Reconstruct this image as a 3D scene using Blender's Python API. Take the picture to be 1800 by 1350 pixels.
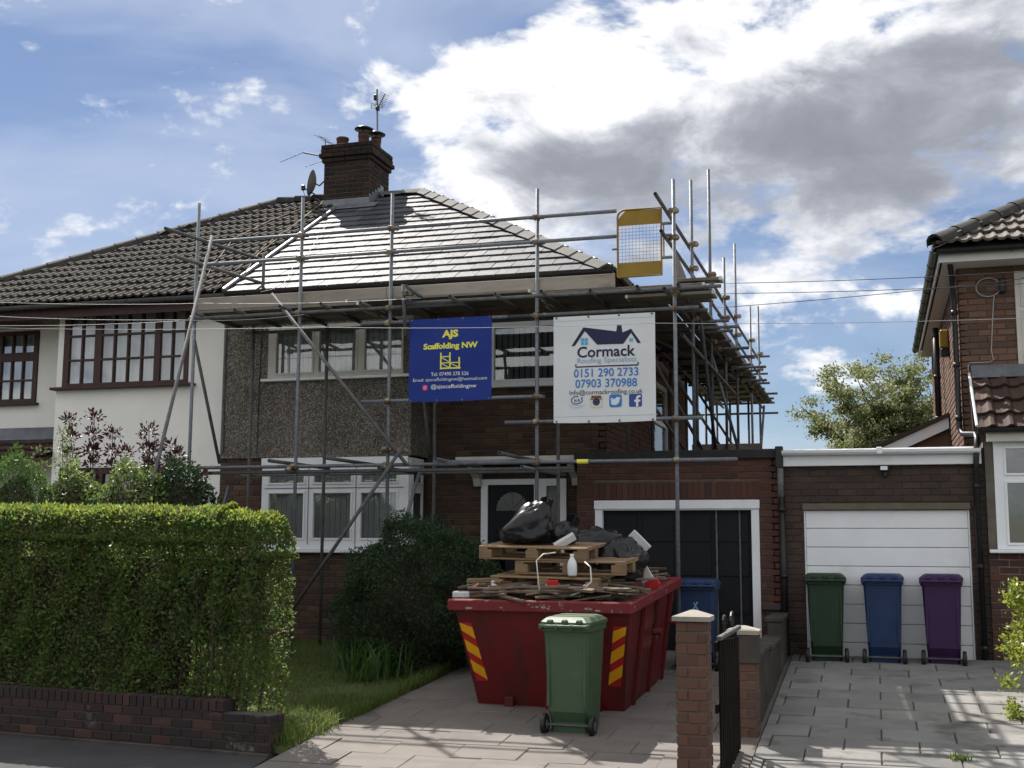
import bpy, math, random
import numpy as np
from mathutils import Matrix, Vector, Euler

random.seed(7)
rng = np.random.default_rng(11)
for o in list(bpy.data.objects):
    bpy.data.objects.remove(o)
S = bpy.context.scene
COL = S.collection

# ------------------------------------------------------------------ camera
# world: x along the facades to the right, y away from the street, z up (metres)
FPX, YAW, PITCH, ROLL = 2136.7, .290067, .132069, .004589
CAM = Vector((0, 0, 1.42))
_f = Vector((-math.sin(YAW), math.cos(YAW), 0)); _r = Vector((math.cos(YAW), math.sin(YAW), 0)); _u = Vector((0, 0, 1))
_f2 = _f*math.cos(PITCH) + _u*math.sin(PITCH); _u2 = _u*math.cos(PITCH) - _f*math.sin(PITCH)
_r3 = _r*math.cos(ROLL) + _u2*math.sin(ROLL); _u3 = _u2*math.cos(ROLL) - _r*math.sin(ROLL)
cam = bpy.data.cameras.new('camera'); camo = bpy.data.objects.new('camera', cam); COL.objects.link(camo)
cam.sensor_width = 36; cam.lens = 36*FPX/1800; cam.clip_end = 6000; cam.clip_start = .05
camo.matrix_world = Matrix(((_r3.x, _u3.x, -_f2.x, CAM.x), (_r3.y, _u3.y, -_f2.y, CAM.y), (_r3.z, _u3.z, -_f2.z, CAM.z), (0, 0, 0, 1)))
S.camera = camo
S.render.resolution_x, S.render.resolution_y = 1024, 768

def proj(p):
    d = Vector(p) - CAM; z = d.dot(_f2)
    if z < .1: return (-9999, -9999, z)
    return (900 + FPX*d.dot(_r3)/z, 675 - FPX*d.dot(_u3)/z, z)
def ray(x, y): return _r3*((x-900)/FPX) - _u3*((y-675)/FPX) + _f2
def PY(x, y, Y): d = ray(x, y); return CAM + d*((Y-CAM.y)/d.y)     # survey mark on the plane y = Y
def PX(x, y, X): d = ray(x, y); return CAM + d*((X-CAM.x)/d.x)     # survey mark on the plane x = X
def GZ(Y): return -.478 if Y < 9.4 else min(.05, .05 - .08*(16-Y))  # the drives climb to the houses

# ------------------------------------------------------------------ sky, sun, exposure
SUN_AZ, SUN_EL = 40.8, 48.3          # degrees left of +y, above the horizon
sd = Vector((-math.sin(math.radians(SUN_AZ))*math.cos(math.radians(SUN_EL)), math.cos(math.radians(SUN_AZ))*math.cos(math.radians(SUN_EL)), math.sin(math.radians(SUN_EL))))
W = bpy.data.worlds.new('World'); S.world = W; W.use_nodes = True
def build_world():
    nt = W.node_tree; nt.nodes.clear(); N = nt.nodes.new; L = nt.links.new
    out = N('ShaderNodeOutputWorld'); bg = N('ShaderNodeBackground')
    sky = N('ShaderNodeTexSky'); sky.sky_type = 'NISHITA'; sky.sun_disc = False
    sky.sun_elevation = math.radians(SUN_EL); sky.sun_rotation = -math.radians(SUN_AZ)
    sky.altitude = 20; sky.air_density = 1.0; sky.dust_density = .35; sky.ozone_density = 1.6
    tc = N('ShaderNodeTexCoord'); sep = N('ShaderNodeSeparateXYZ'); L(tc.outputs['Generated'], sep.inputs[0])
    def m(op, a, b=None, c=None, clamp=False):
        n = N('ShaderNodeMath'); n.operation = op; n.use_clamp = clamp
        for i, v in enumerate((a, b, c)):
            if v is None: continue
            if isinstance(v, (int, float)): n.inputs[i].default_value = v
            else: L(v, n.inputs[i])
        return n.outputs[0]
    az = m('MULTIPLY', m('ARCTAN2', sep.outputs[0], sep.outputs[1]), 57.2958)
    el = m('MULTIPLY', m('ARCSINE', sep.outputs[2]), 57.2958)
    mp = N('ShaderNodeMapping'); mp.inputs['Scale'].default_value = (1, 1, 1.9); L(tc.outputs['Generated'], mp.inputs[0])
    def noise(scale, detail, rough, loc=(0, 0, 0), dist=0, vec=None):
        mm = N('ShaderNodeMapping'); mm.inputs['Location'].default_value = loc; L(vec or mp.outputs[0], mm.inputs[0])
        n = N('ShaderNodeTexNoise'); n.inputs['Scale'].default_value = scale; n.inputs['Detail'].default_value = detail
        n.inputs['Roughness'].default_value = rough; n.inputs['Distortion'].default_value = dist
        L(mm.outputs[0], n.inputs['Vector']); return n.outputs['Fac']
    n1 = noise(6.5, 6, .6, (3.1, 1.7, .4), .25)
    n2 = noise(17, 4, .6, (8.3, 2.2, 5.1), .1)
    def ell(a0, e0, ra, re, tilt=0):
        da = m('SUBTRACT', az, a0); de = m('SUBTRACT', m('SUBTRACT', el, e0), m('MULTIPLY', da, tilt))
        q = m('ADD', m('POWER', m('ABSOLUTE', m('DIVIDE', da, ra)), 2), m('POWER', m('ABSOLUTE', m('DIVIDE', de, re)), 2))
        return m('SUBTRACT', 1, q, clamp=True)
    big = m('ADD', m('MULTIPLY', ell(-2.5, 20.4, 21.5, 9.2, -.02), .56), m('ADD', m('MULTIPLY', ell(-17.0, 19.2, 6.5, 5.2, .25), .34), m('MULTIPLY', ell(30, 24, 24, 13), .4)))
    belly = m('ADD', ell(-3.0, 17.4, 17.5, 4.9, .12), m('MULTIPLY', ell(30, 22, 20, 8), .8))
    small = m('ADD', m('MULTIPLY', ell(2.6, 11.0, 3.4, 1.3), .30), m('ADD', m('MULTIPLY', ell(-24.4, 20.4, 1.2, 1.0), .20), m('MULTIPLY', ell(-24.6, 23.4, 1.1, .8), .16)))
    far = m('MULTIPLY', m('SUBTRACT', 1, m('MULTIPLY', ell(-18, 14, 44, 34), 3), clamp=True), .46)   # cumulus outside the view, cover raised to fill the shade
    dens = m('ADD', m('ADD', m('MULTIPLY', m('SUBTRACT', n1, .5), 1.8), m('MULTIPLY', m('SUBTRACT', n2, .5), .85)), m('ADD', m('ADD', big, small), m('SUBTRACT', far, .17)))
    mask = N('ShaderNodeMapRange'); mask.interpolation_type = 'SMOOTHSTEP'; L(dens, mask.inputs[0])
    mask.inputs[1].default_value = -.03; mask.inputs[2].default_value = .24
    horizon = m('MULTIPLY', m('SUBTRACT', el, 1.5), .3, clamp=True)
    cov = m('MULTIPLY', mask.outputs[0], horizon)
    ramp = N('ShaderNodeValToRGB'); cr = ramp.color_ramp
    cr.elements[0].position = .0; cr.elements[0].color = (1, 1, 1, 1)                  # thin rims glow, the thick backlit middle is grey
    cr.elements[1].position = 1; cr.elements[1].color = (.27, .285, .33, 1)
    for pos, c in ((.18, (.92, .93, .96, 1)), (.33, (.66, .68, .73, 1)), (.50, (.42, .44, .50, 1)), (.70, (.32, .34, .39, 1))):
        e = cr.elements.new(pos); e.color = c
    soft = noise(8.5, 6, .58, (1.4, 7.7, 2.9), .4)
    L(m('ADD', m('ADD', m('MULTIPLY', belly, .72), m('MULTIPLY', m('SUBTRACT', dens, .2), .30)), m('MULTIPLY', m('SUBTRACT', soft, .5), 1.9)), ramp.inputs[0])
    # thin high streaks
    mp2 = N('ShaderNodeMapping'); mp2.inputs['Scale'].default_value = (1.1, 1.1, 3.4); mp2.inputs['Rotation'].default_value = (.25, .35, 0); L(tc.outputs['Generated'], mp2.inputs[0])
    ci = noise(3.0, 5, .55, (4.4, .6, 1.9), .6, mp2.outputs[0])
    cim = N('ShaderNodeMapRange'); cim.interpolation_type = 'SMOOTHSTEP'; L(ci, cim.inputs[0]); cim.inputs[1].default_value = .34; cim.inputs[2].default_value = .70; cim.inputs[4].default_value = .66
    bl = N('ShaderNodeMix'); bl.data_type = 'RGBA'; bl.blend_type = 'MULTIPLY'; bl.inputs[0].default_value = 1
    L(sky.outputs[0], bl.inputs[6]); bl.inputs[7].default_value = (SKY_K*.92, SKY_K*.97, SKY_K*1.10, 1)
    m1 = N('ShaderNodeMix'); m1.data_type = 'RGBA'; L(m('MULTIPLY', cim.outputs[0], horizon), m1.inputs[0]); L(bl.outputs[2], m1.inputs[6]); m1.inputs[7].default_value = (.29, .33, .42, 1)
    sc = N('ShaderNodeMix'); sc.data_type = 'RGBA'; sc.blend_type = 'MULTIPLY'; sc.inputs[0].default_value = 1
    L(ramp.outputs[0], sc.inputs[6]); sc.inputs[7].default_value = (CLOUD, CLOUD, CLOUD, 1)
    m2 = N('ShaderNodeMix'); m2.data_type = 'RGBA'; L(cov, m2.inputs[0]); L(m1.outputs[2], m2.inputs[6]); L(sc.outputs[2], m2.inputs[7])
    L(m2.outputs[2], bg.inputs[0]); bg.inputs[1].default_value = 1.0
    L(bg.outputs[0], out.inputs[0])
SKY_K, CLOUD = .038, .55
build_world()
sl = bpy.data.lights.new('sun', 'SUN'); sl.energy = 4.7; sl.angle = math.radians(.53); sl.color = (1, .945, .87)
so = bpy.data.objects.new('sun', sl); COL.objects.link(so); so.rotation_euler = sd.to_track_quat('Z', 'Y').to_euler(); so.location = (-12, 30, 30)
vs = S.view_settings; vs.view_transform = 'Standard'; vs.look = 'None'; vs.gamma = 1; vs.exposure = 1.0; vs.use_curve_mapping = False
S.render.engine = 'CYCLES'
S.cycles.use_adaptive_sampling = True; S.cycles.adaptive_threshold = .02; S.cycles.max_bounces = 4; S.cycles.diffuse_bounces = 2; S.cycles.glossy_bounces = 2; S.cycles.transparent_max_bounces = 8

# ------------------------------------------------------------------ materials
MATS = {}
def nodes(name):
    m = bpy.data.materials.new(name); m.use_nodes = True; nt = m.node_tree
    b = nt.nodes['Principled BSDF']; MATS[name] = m
    return m, nt, b
def M(name, c, c2=None, sc=4, rough=.6, metal=0, bump=0, bsc=60, spec=.32, rand=None, rv=0, dirt=None, dsc=1.5, dlo=.5, dhi=.7, stretch=(1, 1, 1), rough2=None, coat=0, detail=6):
    """procedural material: noise between c and c2, optional per-piece ramp `rand`, per-piece value jitter rv, dirt patches, bump"""
    m, nt, b = nodes(name); N = nt.nodes.new; L = nt.links.new
    g = N('ShaderNodeNewGeometry'); mp = N('ShaderNodeMapping'); mp.inputs['Scale'].default_value = stretch; L(g.outputs['Position'], mp.inputs[0])
    def noise(s, d=detail, r=.6):
        n = N('ShaderNodeTexNoise'); n.inputs['Scale'].default_value = s; n.inputs['Detail'].default_value = d; n.inputs['Roughness'].default_value = r
        L(mp.outputs[0], n.inputs['Vector']); return n.outputs['Fac']
    def mixc(f, a, bb, blend='MIX'):
        x = N('ShaderNodeMix'); x.data_type = 'RGBA'; x.blend_type = blend
        for i, v in ((0, f), (6, a), (7, bb)):
            if isinstance(v, (int, float)): x.inputs[i].default_value = v
            elif isinstance(v, tuple): x.inputs[i].default_value = (*v[:3], 1)
            else: L(v, x.inputs[i])
        return x.outputs[2]
    col = None
    oi = N('ShaderNodeObjectInfo'); ad = N('ShaderNodeMath'); ad.operation = 'ADD'; L(oi.outputs['Random'], ad.inputs[0]); L(g.outputs['Random Per Island'], ad.inputs[1])
    fr = N('ShaderNodeMath'); fr.operation = 'FRACT'; L(ad.outputs[0], fr.inputs[0]); R = fr.outputs[0]
    if rand:
        rp = N('ShaderNodeValToRGB'); cr = rp.color_ramp; cr.interpolation = 'LINEAR'
        cr.elements[0].color = (*rand[0], 1); cr.elements[1].position = 1; cr.elements[1].color = (*rand[-1], 1)
        for i, cc in enumerate(rand[1:-1]):
            e = cr.elements.new((i+1)/(len(rand)-1)); e.color = (*cc, 1)
        L(R, rp.inputs[0]); col = rp.outputs[0]
        if c2 is not None: col = mixc(noise(sc), col, mixc(.5, col, c2))
    elif c2 is not None:
        mr = N('ShaderNodeMapRange'); mr.inputs[1].default_value = .32; mr.inputs[2].default_value = .68; L(noise(sc), mr.inputs[0])
        col = mixc(mr.outputs[0], c, c2)
    else:
        col = mixc(0., c, c)
    if rv:
        hv = N('ShaderNodeHueSaturation'); mr = N('ShaderNodeMapRange'); L(R, mr.inputs[0]); mr.inputs[3].default_value = 1-rv; mr.inputs[4].default_value = 1+rv
        L(mr.outputs[0], hv.inputs['Value']); L(col, hv.inputs['Color']); col = hv.outputs[0]
    if dirt:
        mr = N('ShaderNodeMapRange'); mr.interpolation_type = 'SMOOTHSTEP'; mr.inputs[1].default_value = dlo; mr.inputs[2].default_value = dhi; L(noise(dsc, 8, .65), mr.inputs[0])
        col = mixc(mr.outputs[0], col, dirt)
    L(col, b.inputs['Base Color'])
    b.inputs['Roughness'].default_value = rough; b.inputs['Metallic'].default_value = metal
    b.inputs['Specular IOR Level'].default_value = spec; b.inputs['Coat Weight'].default_value = coat
    if rough2 is not None:
        mr = N('ShaderNodeMapRange'); L(noise(sc*1.7), mr.inputs[0]); mr.inputs[1].default_value = .3; mr.inputs[2].default_value = .7; mr.inputs[3].default_value = rough; mr.inputs[4].default_value = rough2
        L(mr.outputs[0], b.inputs['Roughness'])
    if bump:
        bp = N('ShaderNodeBump'); bp.inputs['Strength'].default_value = min(1, bump); bp.inputs['Distance'].default_value = .01*max(1, bump)
        L(noise(bsc, 5), bp.inputs['Height']); L(bp.outputs[0], b.inputs['Normal'])
    return m

BR_BROWN = [(.045, .030, .024), (.085, .050, .034), (.105, .060, .039), (.06, .040, .03), (.155, .096, .051), (.040, .030, .029), (.11, .051, .037), (.09, .056, .038)]
BR_RED = [(.082, .034, .026), (.11, .042, .03), (.066, .032, .028), (.13, .056, .037), (.09, .035, .026), (.055, .032, .029)]
BR_DULL = [(.055, .038, .032), (.08, .051, .040), (.045, .035, .033), (.092, .055, .042), (.065, .044, .037), (.073, .042, .035)]
M('brick_brown', None, (.05, .035, .03), rand=BR_BROWN, sc=30, rough=.85, bump=.6, bsc=140, dirt=(.045, .036, .032), dsc=1.3, dlo=.5, dhi=.8)
M('brick_red', None, (.07, .04, .035), rand=BR_RED, sc=30, rough=.85, bump=.6, bsc=140)
M('brick_dull', None, (.05, .04, .037), rand=BR_DULL, sc=30, rough=.9, bump=.6, bsc=140)
M('brick_soot', None, (.02, .018, .017), rand=[(.016, .012, .011), (.030, .019, .015), (.022, .015, .013), (.055, .028, .019), (.015, .013, .013)], sc=20, rough=.9, bump=.8, bsc=120)
M('brick_garden', None, (.04, .032, .03), rand=[(.036, .022, .020), (.028, .020, .020), (.05, .027, .023), (.034, .024, .024), (.024, .019, .022), (.10, .042, .031)], sc=25, rough=.9, bump=.8, bsc=120, dirt=(.16, .15, .14), dsc=3.2, dlo=.60, dhi=.72)
M('brick_pier', None, (.10, .06, .045), rand=[(.13, .062, .044), (.155, .075, .052), (.10, .052, .041), (.125, .068, .052)], sc=30, rough=.9, bump=.6, bsc=140)
M('brick_orange', None, (.15, .085, .06), rand=[(.15, .085, .06), (.20, .112, .077), (.115, .066, .05), (.09, .058, .046)], sc=30, rough=.85, bump=.6, bsc=140)
M('mortar', (.15, .125, .10), (.09, .077, .064), sc=6, rough=.95, bump=.5, bsc=200)
M('mortar_light', (.30, .27, .23), (.19, .17, .145), sc=6, rough=.95, bump=.5, bsc=200)
M('mortar_dark', (.10, .088, .078), (.06, .055, .05), sc=6, rough=.95, bump=.5, bsc=200)
M('render_white', (.82, .81, .78), (.76, .75, .72), sc=1.2, rough=.9, bump=.25, bsc=260, dirt=(.66, .63, .56), dsc=.8, dlo=.55, dhi=.85)
M('upvc', (.80, .82, .85), (.75, .77, .80), sc=3, rough=.38, spec=.4, dirt=(.66, .66, .65), dsc=2.2, dlo=.52, dhi=.8)
M('upvc_soft', (.62, .61, .56), (.52, .51, .46), sc=4, rough=.5)
M('brown_wood', (.040, .018, .016), (.060, .028, .024), sc=14, rough=.5, stretch=(1, 1, .3))
M('galv', (.20, .22, .245), (.125, .14, .16), sc=22, rough=.5, rough2=.68, metal=.35, rv=.25, dirt=(.16, .12, .09), dsc=6, dlo=.62, dhi=.78)
M('galv_old_shaded', (.135, .14, .145), (.085, .085, .087), sc=16, rough=.75, metal=.0, spec=.15, rv=.25, dirt=(.13, .075, .045), dsc=5, dlo=.55, dhi=.75)  # worn steel, darkened so raker and braces carry their shaded side in the colour
M('coupler', (.22, .20, .16), (.30, .27, .20), sc=30, rough=.65, metal=.3, rv=.4, dirt=(.15, .075, .035), dsc=14, dlo=.45, dhi=.6)
M('toe_wood', (.36, .32, .27), (.27, .24, .205), sc=8, rough=.85, bump=.5, bsc=30, stretch=(.25, 1, 1), rv=.1, dirt=(.16, .14, .12), dsc=3)
M('board_wood', (.24, .21, .175), (.16, .14, .12), sc=10, rough=.85, bump=.5, bsc=30, stretch=(.25, 1, 1), rv=.18, dirt=(.10, .09, .08), dsc=3)
M('board_end', (.62, .66, .60), (.5, .55, .5), sc=10, rough=.5, metal=.3)
M('pallet_wood', (.27, .18, .10), (.19, .125, .072), sc=8, rough=.8, bump=.4, bsc=40, rv=.2, stretch=(.4, 1, 1), dirt=(.17, .12, .08), dsc=4)
M('scrap_wood', (.17, .125, .085), (.09, .07, .055), sc=9, rough=.9, bump=.5, bsc=40, rv=.45, stretch=(.4, 1, 1))
M('tile_new', (.075, .080, .092), (.055, .058, .068), sc=9, rough=.58, rough2=.68, rv=.30, spec=.10, dirt=(.13, .125, .12), dsc=7, dlo=.60, dhi=.85, bump=.12, bsc=180)
M('ridge_new', (.135, .135, .135), (.10, .10, .10), sc=8, rough=.85, spec=.25, rv=.12, bump=.2, bsc=120)
M('tile_old', None, (.07, .06, .05), rand=[(.060, .055, .050), (.085, .077, .068), (.047, .043, .039), (.105, .094, .082)], sc=14, rough=.95, bump=.8, bsc=90, dirt=(.035, .034, .03), dsc=5, dlo=.45, dhi=.72)
M('tile_brown', None, (.06, .035, .028), rand=[(.06, .036, .029), (.08, .047, .036), (.05, .031, .026)], sc=14, rough=.8, bump=.6, bsc=90, dirt=(.035, .032, .03), dsc=5, dlo=.5, dhi=.75)
M('tile_pale', None, (.16, .14, .12), rand=[(.13, .115, .098), (.17, .15, .13), (.10, .088, .076)], sc=14, rough=.85, bump=.6, bsc=90, dirt=(.05, .046, .042), dsc=4, dlo=.5, dhi=.7)
M('ridge_old', (.030, .030, .031), (.05, .048, .046), sc=8, rough=.9, bump=.6, bsc=60, dirt=(.10, .10, .095), dsc=5, dlo=.62, dhi=.8)
M('felt', (.022, .022, .023), (.035, .034, .033), sc=5, rough=.8, bump=.3, bsc=200)
M('lead', (.20, .215, .24), (.13, .14, .16), sc=6, rough=.5, metal=.5)
M('black_plastic', (.012, .012, .013), (.02, .02, .021), sc=5, rough=.38)
M('black_door', (.006, .007, .010), (.009, .010, .013), sc=3, rough=.6, spec=.25)
M('terracotta', (.12, .045, .028), (.075, .032, .024), sc=9, rough=.8, dirt=(.05, .035, .03), dsc=6)
M('aerial', (.12, .13, .14), (.18, .185, .19), sc=9, rough=.5, metal=.7)
M('dish', (.19, .18, .18), (.14, .135, .135), sc=5, rough=.6)
M('gate_yellow', (.30, .19, .025), (.24, .15, .02), sc=7, rough=.55, dirt=(.22, .15, .05), dsc=6, dlo=.6, dhi=.8)
M('banner_blue', (.004, .028, .235), (.004, .024, .20), sc=2, rough=.55, spec=.3)
M('banner_white', (.70, .72, .74), (.66, .68, .70), sc=2, rough=.5)
M('ink_yellow', (.78, .74, .10), rough=.5); M('ink_white', (.72, .74, .78), rough=.5); M('ink_navy', (.010, .016, .06), rough=.5)
M('ink_blue', (.03, .20, .55), rough=.5); M('ink_pale', (.25, .38, .58), rough=.5); M('ink_sky', (.08, .38, .70), rough=.5)
M('ink_face', (.03, .075, .27), rough=.5); M('ink_pink', (.55, .03, .16), rough=.5); M('ink_brown', (.17, .07, .04), rough=.5); M('ink_cream', (.66, .62, .52), rough=.5); M('ink_dark', (.012, .013, .02), rough=.5)
M('skip_red', (.145, .012, .014), (.11, .010, .012), sc=3, rough=.42, rough2=.6, dirt=(.055, .018, .016), dsc=3.5, dlo=.45, dhi=.72, bump=.35, bsc=9, stretch=(1, 1, .35))
M('skip_rim', (.19, .022, .026), (.13, .014, .017), sc=9, rough=.5, dirt=(.42, .36, .34), dsc=9, dlo=.60, dhi=.72)
M('stripe_yellow', (.76, .36, .012), (.66, .30, .012), sc=6, rough=.45)
M('stripe_red', (.42, .018, .02), (.36, .016, .018), sc=6, rough=.45)
M('bag_black', (.008, .008, .010), (.013, .013, .016), sc=8, rough=.28, rough2=.38, bump=.15, bsc=18, spec=.35)
M('bottle', (.74, .76, .78), (.62, .66, .7), sc=12, rough=.2)
M('card', (.30, .20, .12), (.22, .15, .09), sc=8, rough=.85); M('card_white', (.62, .62, .64), (.5, .5, .53), sc=8, rough=.6); M('card_red', (.50, .02, .025), rough=.5)
M('rubble', (.14, .11, .085), (.055, .045, .04), sc=14, rough=.95, bump=1, bsc=60)
M('cable_glint', (.45, .45, .46), rough=.5); M('cable_dark', (.06, .065, .08), rough=.5); M('cable_grey', (.36, .36, .37), rough=.5)
def BIN(n, c): M(n, c, tuple(v*.78 for v in c), sc=5, rough=.42, rough2=.55, bump=.12, bsc=240, dirt=tuple(v*.45+.015 for v in c), dsc=3.5, dlo=.60, dhi=.80)
BIN('bin_green', (.060, .105, .058)); BIN('bin_green_dark', (.016, .042, .02)); BIN('bin_blue', (.014, .036, .105)); BIN('bin_purple', (.042, .015, .07))
M('slab', (.215, .208, .20), (.16, .156, .152), sc=2.4, rough=.9, rv=.14, bump=.5, bsc=120, dirt=(.095, .095, .085), dsc=2.3, dlo=.50, dhi=.72)
M('paver', (.175, .155, .142), (.135, .121, .112), sc=2.0, rough=.9, rv=.05, bump=.4, bsc=150, dirt=(.095, .087, .082), dsc=1.4, dlo=.52, dhi=.75)
M('drive_joint', (.13, .117, .107), (.10, .092, .082), sc=9, rough=.95)
M('joint', (.075, .07, .055), (.045, .05, .03), sc=9, rough=.95)
M('asphalt', (.060, .060, .062), (.042, .042, .044), sc=3, rough=.92, bump=.6, bsc=220, dirt=(.10, .098, .092), dsc=1.2, dlo=.58, dhi=.8)
M('kerb', (.22, .21, .20), (.16, .155, .15), sc=4, rough=.9)
M('core_dark', (.05, .038, .026), (.028, .022, .016), sc=6, rough=.95, bump=.8, bsc=50)
M('turf', (.07, .10, .032), (.10, .105, .05), sc=3, rough=.95, bump=.8, bsc=80)
M('earth', (.045, .06, .025), (.06, .05, .032), sc=.6, rough=.95)
M('concrete', (.085, .075, .068), (.045, .041, .039), sc=3, rough=.95, spec=.08, bump=.5, bsc=90, dirt=(.05, .055, .045), dsc=2.2, dlo=.5, dhi=.75)
M('coping', (.34, .31, .265), (.24, .22, .19), sc=6, rough=.9, bump=.4, bsc=90)
M('iron', (.010, .010, .011), (.025, .018, .014), sc=9, rough=.5, metal=.3)
M('gate_wood', (.010, .008, .007), (.018, .014, .011), sc=12, rough=.8, spec=.08, stretch=(1, 1, .2))
M('bark', (.075, .055, .04), (.045, .035, .027), sc=14, rough=.95, bump=.8, bsc=40)
M('blind', (.60, .61, .60), (.52, .53, .52), sc=3, rough=.8)
M('blind_dark', (.34, .35, .36), (.28, .29, .30), sc=3, rough=.8)
M('net', (.80, .81, .83), (.66, .68, .70), sc=5, rough=.9, stretch=(6, 1, .4))
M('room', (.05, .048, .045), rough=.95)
M('soffit', (.62, .62, .60), (.56, .56, .54), sc=2, rough=.6)
M('lintel', (.15, .128, .095), (.11, .095, .072), sc=6, rough=.8)
M('wood_tan', (.26, .20, .12), (.20, .155, .095), sc=6, rough=.7)
def leafmat(name, ramp, tr=.35, rough=.45, spec=.5):
    m, nt, b = nodes(name); N = nt.nodes.new; L = nt.links.new
    g = N('ShaderNodeNewGeometry'); rp = N('ShaderNodeValToRGB'); cr = rp.color_ramp
    cr.elements[0].color = (*ramp[0], 1); cr.elements[1].color = (*ramp[-1], 1)
    for i, c in enumerate(ramp[1:-1]):
        e = cr.elements.new((i+1)/(len(ramp)-1)); e.color = (*c, 1)
    L(g.outputs['Random Per Island'], rp.inputs[0]); L(rp.outputs[0], b.inputs['Base Color'])
    b.inputs['Roughness'].default_value = rough; b.inputs['Specular IOR Level'].default_value = spec
    t = N('ShaderNodeBsdfTranslucent'); hv = N('ShaderNodeHueSaturation'); hv.inputs['Value'].default_value = 1.5; hv.inputs['Hue'].default_value = .485; L(rp.outputs[0], hv.inputs['Color']); L(hv.outputs[0], t.inputs['Color'])
    mx = N('ShaderNodeMixShader'); mx.inputs[0].default_value = tr; L(b.outputs[0], mx.inputs[1]); L(t.outputs[0], mx.inputs[2])
    L(mx.outputs[0], nt.nodes['Material Output'].inputs[0]); return m
leafmat('leaf_hedge', [(.045, .105, .028), (.09, .17, .035), (.065, .135, .034), (.15, .21, .045), (.11, .085, .04), (.065, .125, .04)], .55)
leafmat('leaf_conifer', [(.016, .038, .016), (.028, .058, .022), (.022, .046, .020), (.040, .072, .028)], .18, .6, .3)
leafmat('leaf_shrub', [(.05, .10, .03), (.09, .14, .04), (.13, .17, .05), (.06, .11, .035)], .42)
leafmat('leaf_fern', [(.05, .11, .02), (.07, .14, .03), (.04, .09, .02)], .35)
leafmat('leaf_purple', [(.036, .008, .013), (.052, .010, .017), (.026, .008, .012)], .15)
leafmat('leaf_dry', [(.11, .085, .045), (.085, .07, .035), (.10, .10, .04)], .35)
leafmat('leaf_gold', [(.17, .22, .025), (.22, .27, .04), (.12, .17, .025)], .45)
leafmat('leaf_tree', [(.12, .15, .05), (.16, .19, .075), (.09, .125, .04), (.24, .24, .14)], .42, .6, .3)
leafmat('blossom', [(.42, .42, .32), (.50, .48, .40), (.36, .34, .26)], .3, .7, .2)
leafmat('grass_blade', [(.07, .125, .022), (.10, .155, .032), (.14, .17, .055), (.055, .10, .02)], .42, .6, .3)
def pebble():
    m, nt, b = nodes('pebbledash'); N = nt.nodes.new; L = nt.links.new
    g = N('ShaderNodeNewGeometry'); v = N('ShaderNodeTexVoronoi'); v.inputs['Scale'].default_value = 74; L(g.outputs['Position'], v.inputs['Vector'])
    s = N('ShaderNodeSeparateColor'); L(v.outputs['Color'], s.inputs[0])
    rp = N('ShaderNodeValToRGB'); cr = rp.color_ramp; cr.elements[0].color = (.045, .040, .035, 1); cr.elements[1].color = (.44, .41, .37, 1)
    for p, c in ((.3, (.115, .099, .082, 1)), (.6, (.175, .153, .128, 1)), (.85, (.25, .225, .19, 1))):
        e = cr.elements.new(p); e.color = c
    L(s.outputs[0], rp.inputs[0])
    n = N('ShaderNodeTexNoise'); n.inputs['Scale'].default_value = 1.6; n.inputs['Detail'].default_value = 8; L(g.outputs['Position'], n.inputs['Vector'])
    mr = N('ShaderNodeMapRange'); L(n.outputs['Fac'], mr.inputs[0]); mr.inputs[1].default_value = .35; mr.inputs[2].default_value = .7; mr.inputs[3].default_value = 1.1; mr.inputs[4].default_value = .68
    hv = N('ShaderNodeHueSaturation'); L(rp.outputs[0], hv.inputs['Color']); L(mr.outputs[0], hv.inputs['Value']); L(hv.outputs[0], b.inputs['Base Color'])
    b.inputs['Roughness'].default_value = .9
    bp = N('ShaderNodeBump'); bp.inputs['Strength'].default_value = 1; bp.inputs['Distance'].default_value = .012; bp.invert = True; L(v.outputs['Distance'], bp.inputs['Height']); L(bp.outputs[0], b.inputs['Normal'])
pebble()
def glass(name, tint, refl, rough=.02):
    m, nt, b = nodes(name); N = nt.nodes.new; L = nt.links.new
    t = N('ShaderNodeBsdfTransparent'); t.inputs[0].default_value = (*tint, 1); gl = N('ShaderNodeBsdfGlossy'); gl.inputs['Roughness'].default_value = rough
    g = N('ShaderNodeNewGeometry'); n = N('ShaderNodeTexNoise'); n.inputs['Scale'].default_value = 1.8; n.inputs['Detail'].default_value = 1; L(g.outputs['Position'], n.inputs['Vector'])
    bp = N('ShaderNodeBump'); bp.inputs['Strength'].default_value = .10; bp.inputs['Distance'].default_value = .03; L(n.outputs['Fac'], bp.inputs['Height']); L(bp.outputs[0], gl.inputs['Normal'])
    fr = N('ShaderNodeFresnel'); fr.inputs[0].default_value = 1.5
    ad = N('ShaderNodeMath'); ad.operation = 'ADD'; ad.use_clamp = True; L(fr.outputs[0], ad.inputs[0]); ad.inputs[1].default_value = refl
    mx = N('ShaderNodeMixShader'); L(ad.outputs[0], mx.inputs[0]); L(t.outputs[0], mx.inputs[1]); L(gl.outputs[0], mx.inputs[2]); L(mx.outputs[0], nt.nodes['Material Output'].inputs[0])
glass('glass', (.93, .95, .95), .10); glass('glass_green', (.22, .34, .22), .03, .15); glass('glass_plain', (.9, .92, .92), .05)

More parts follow.
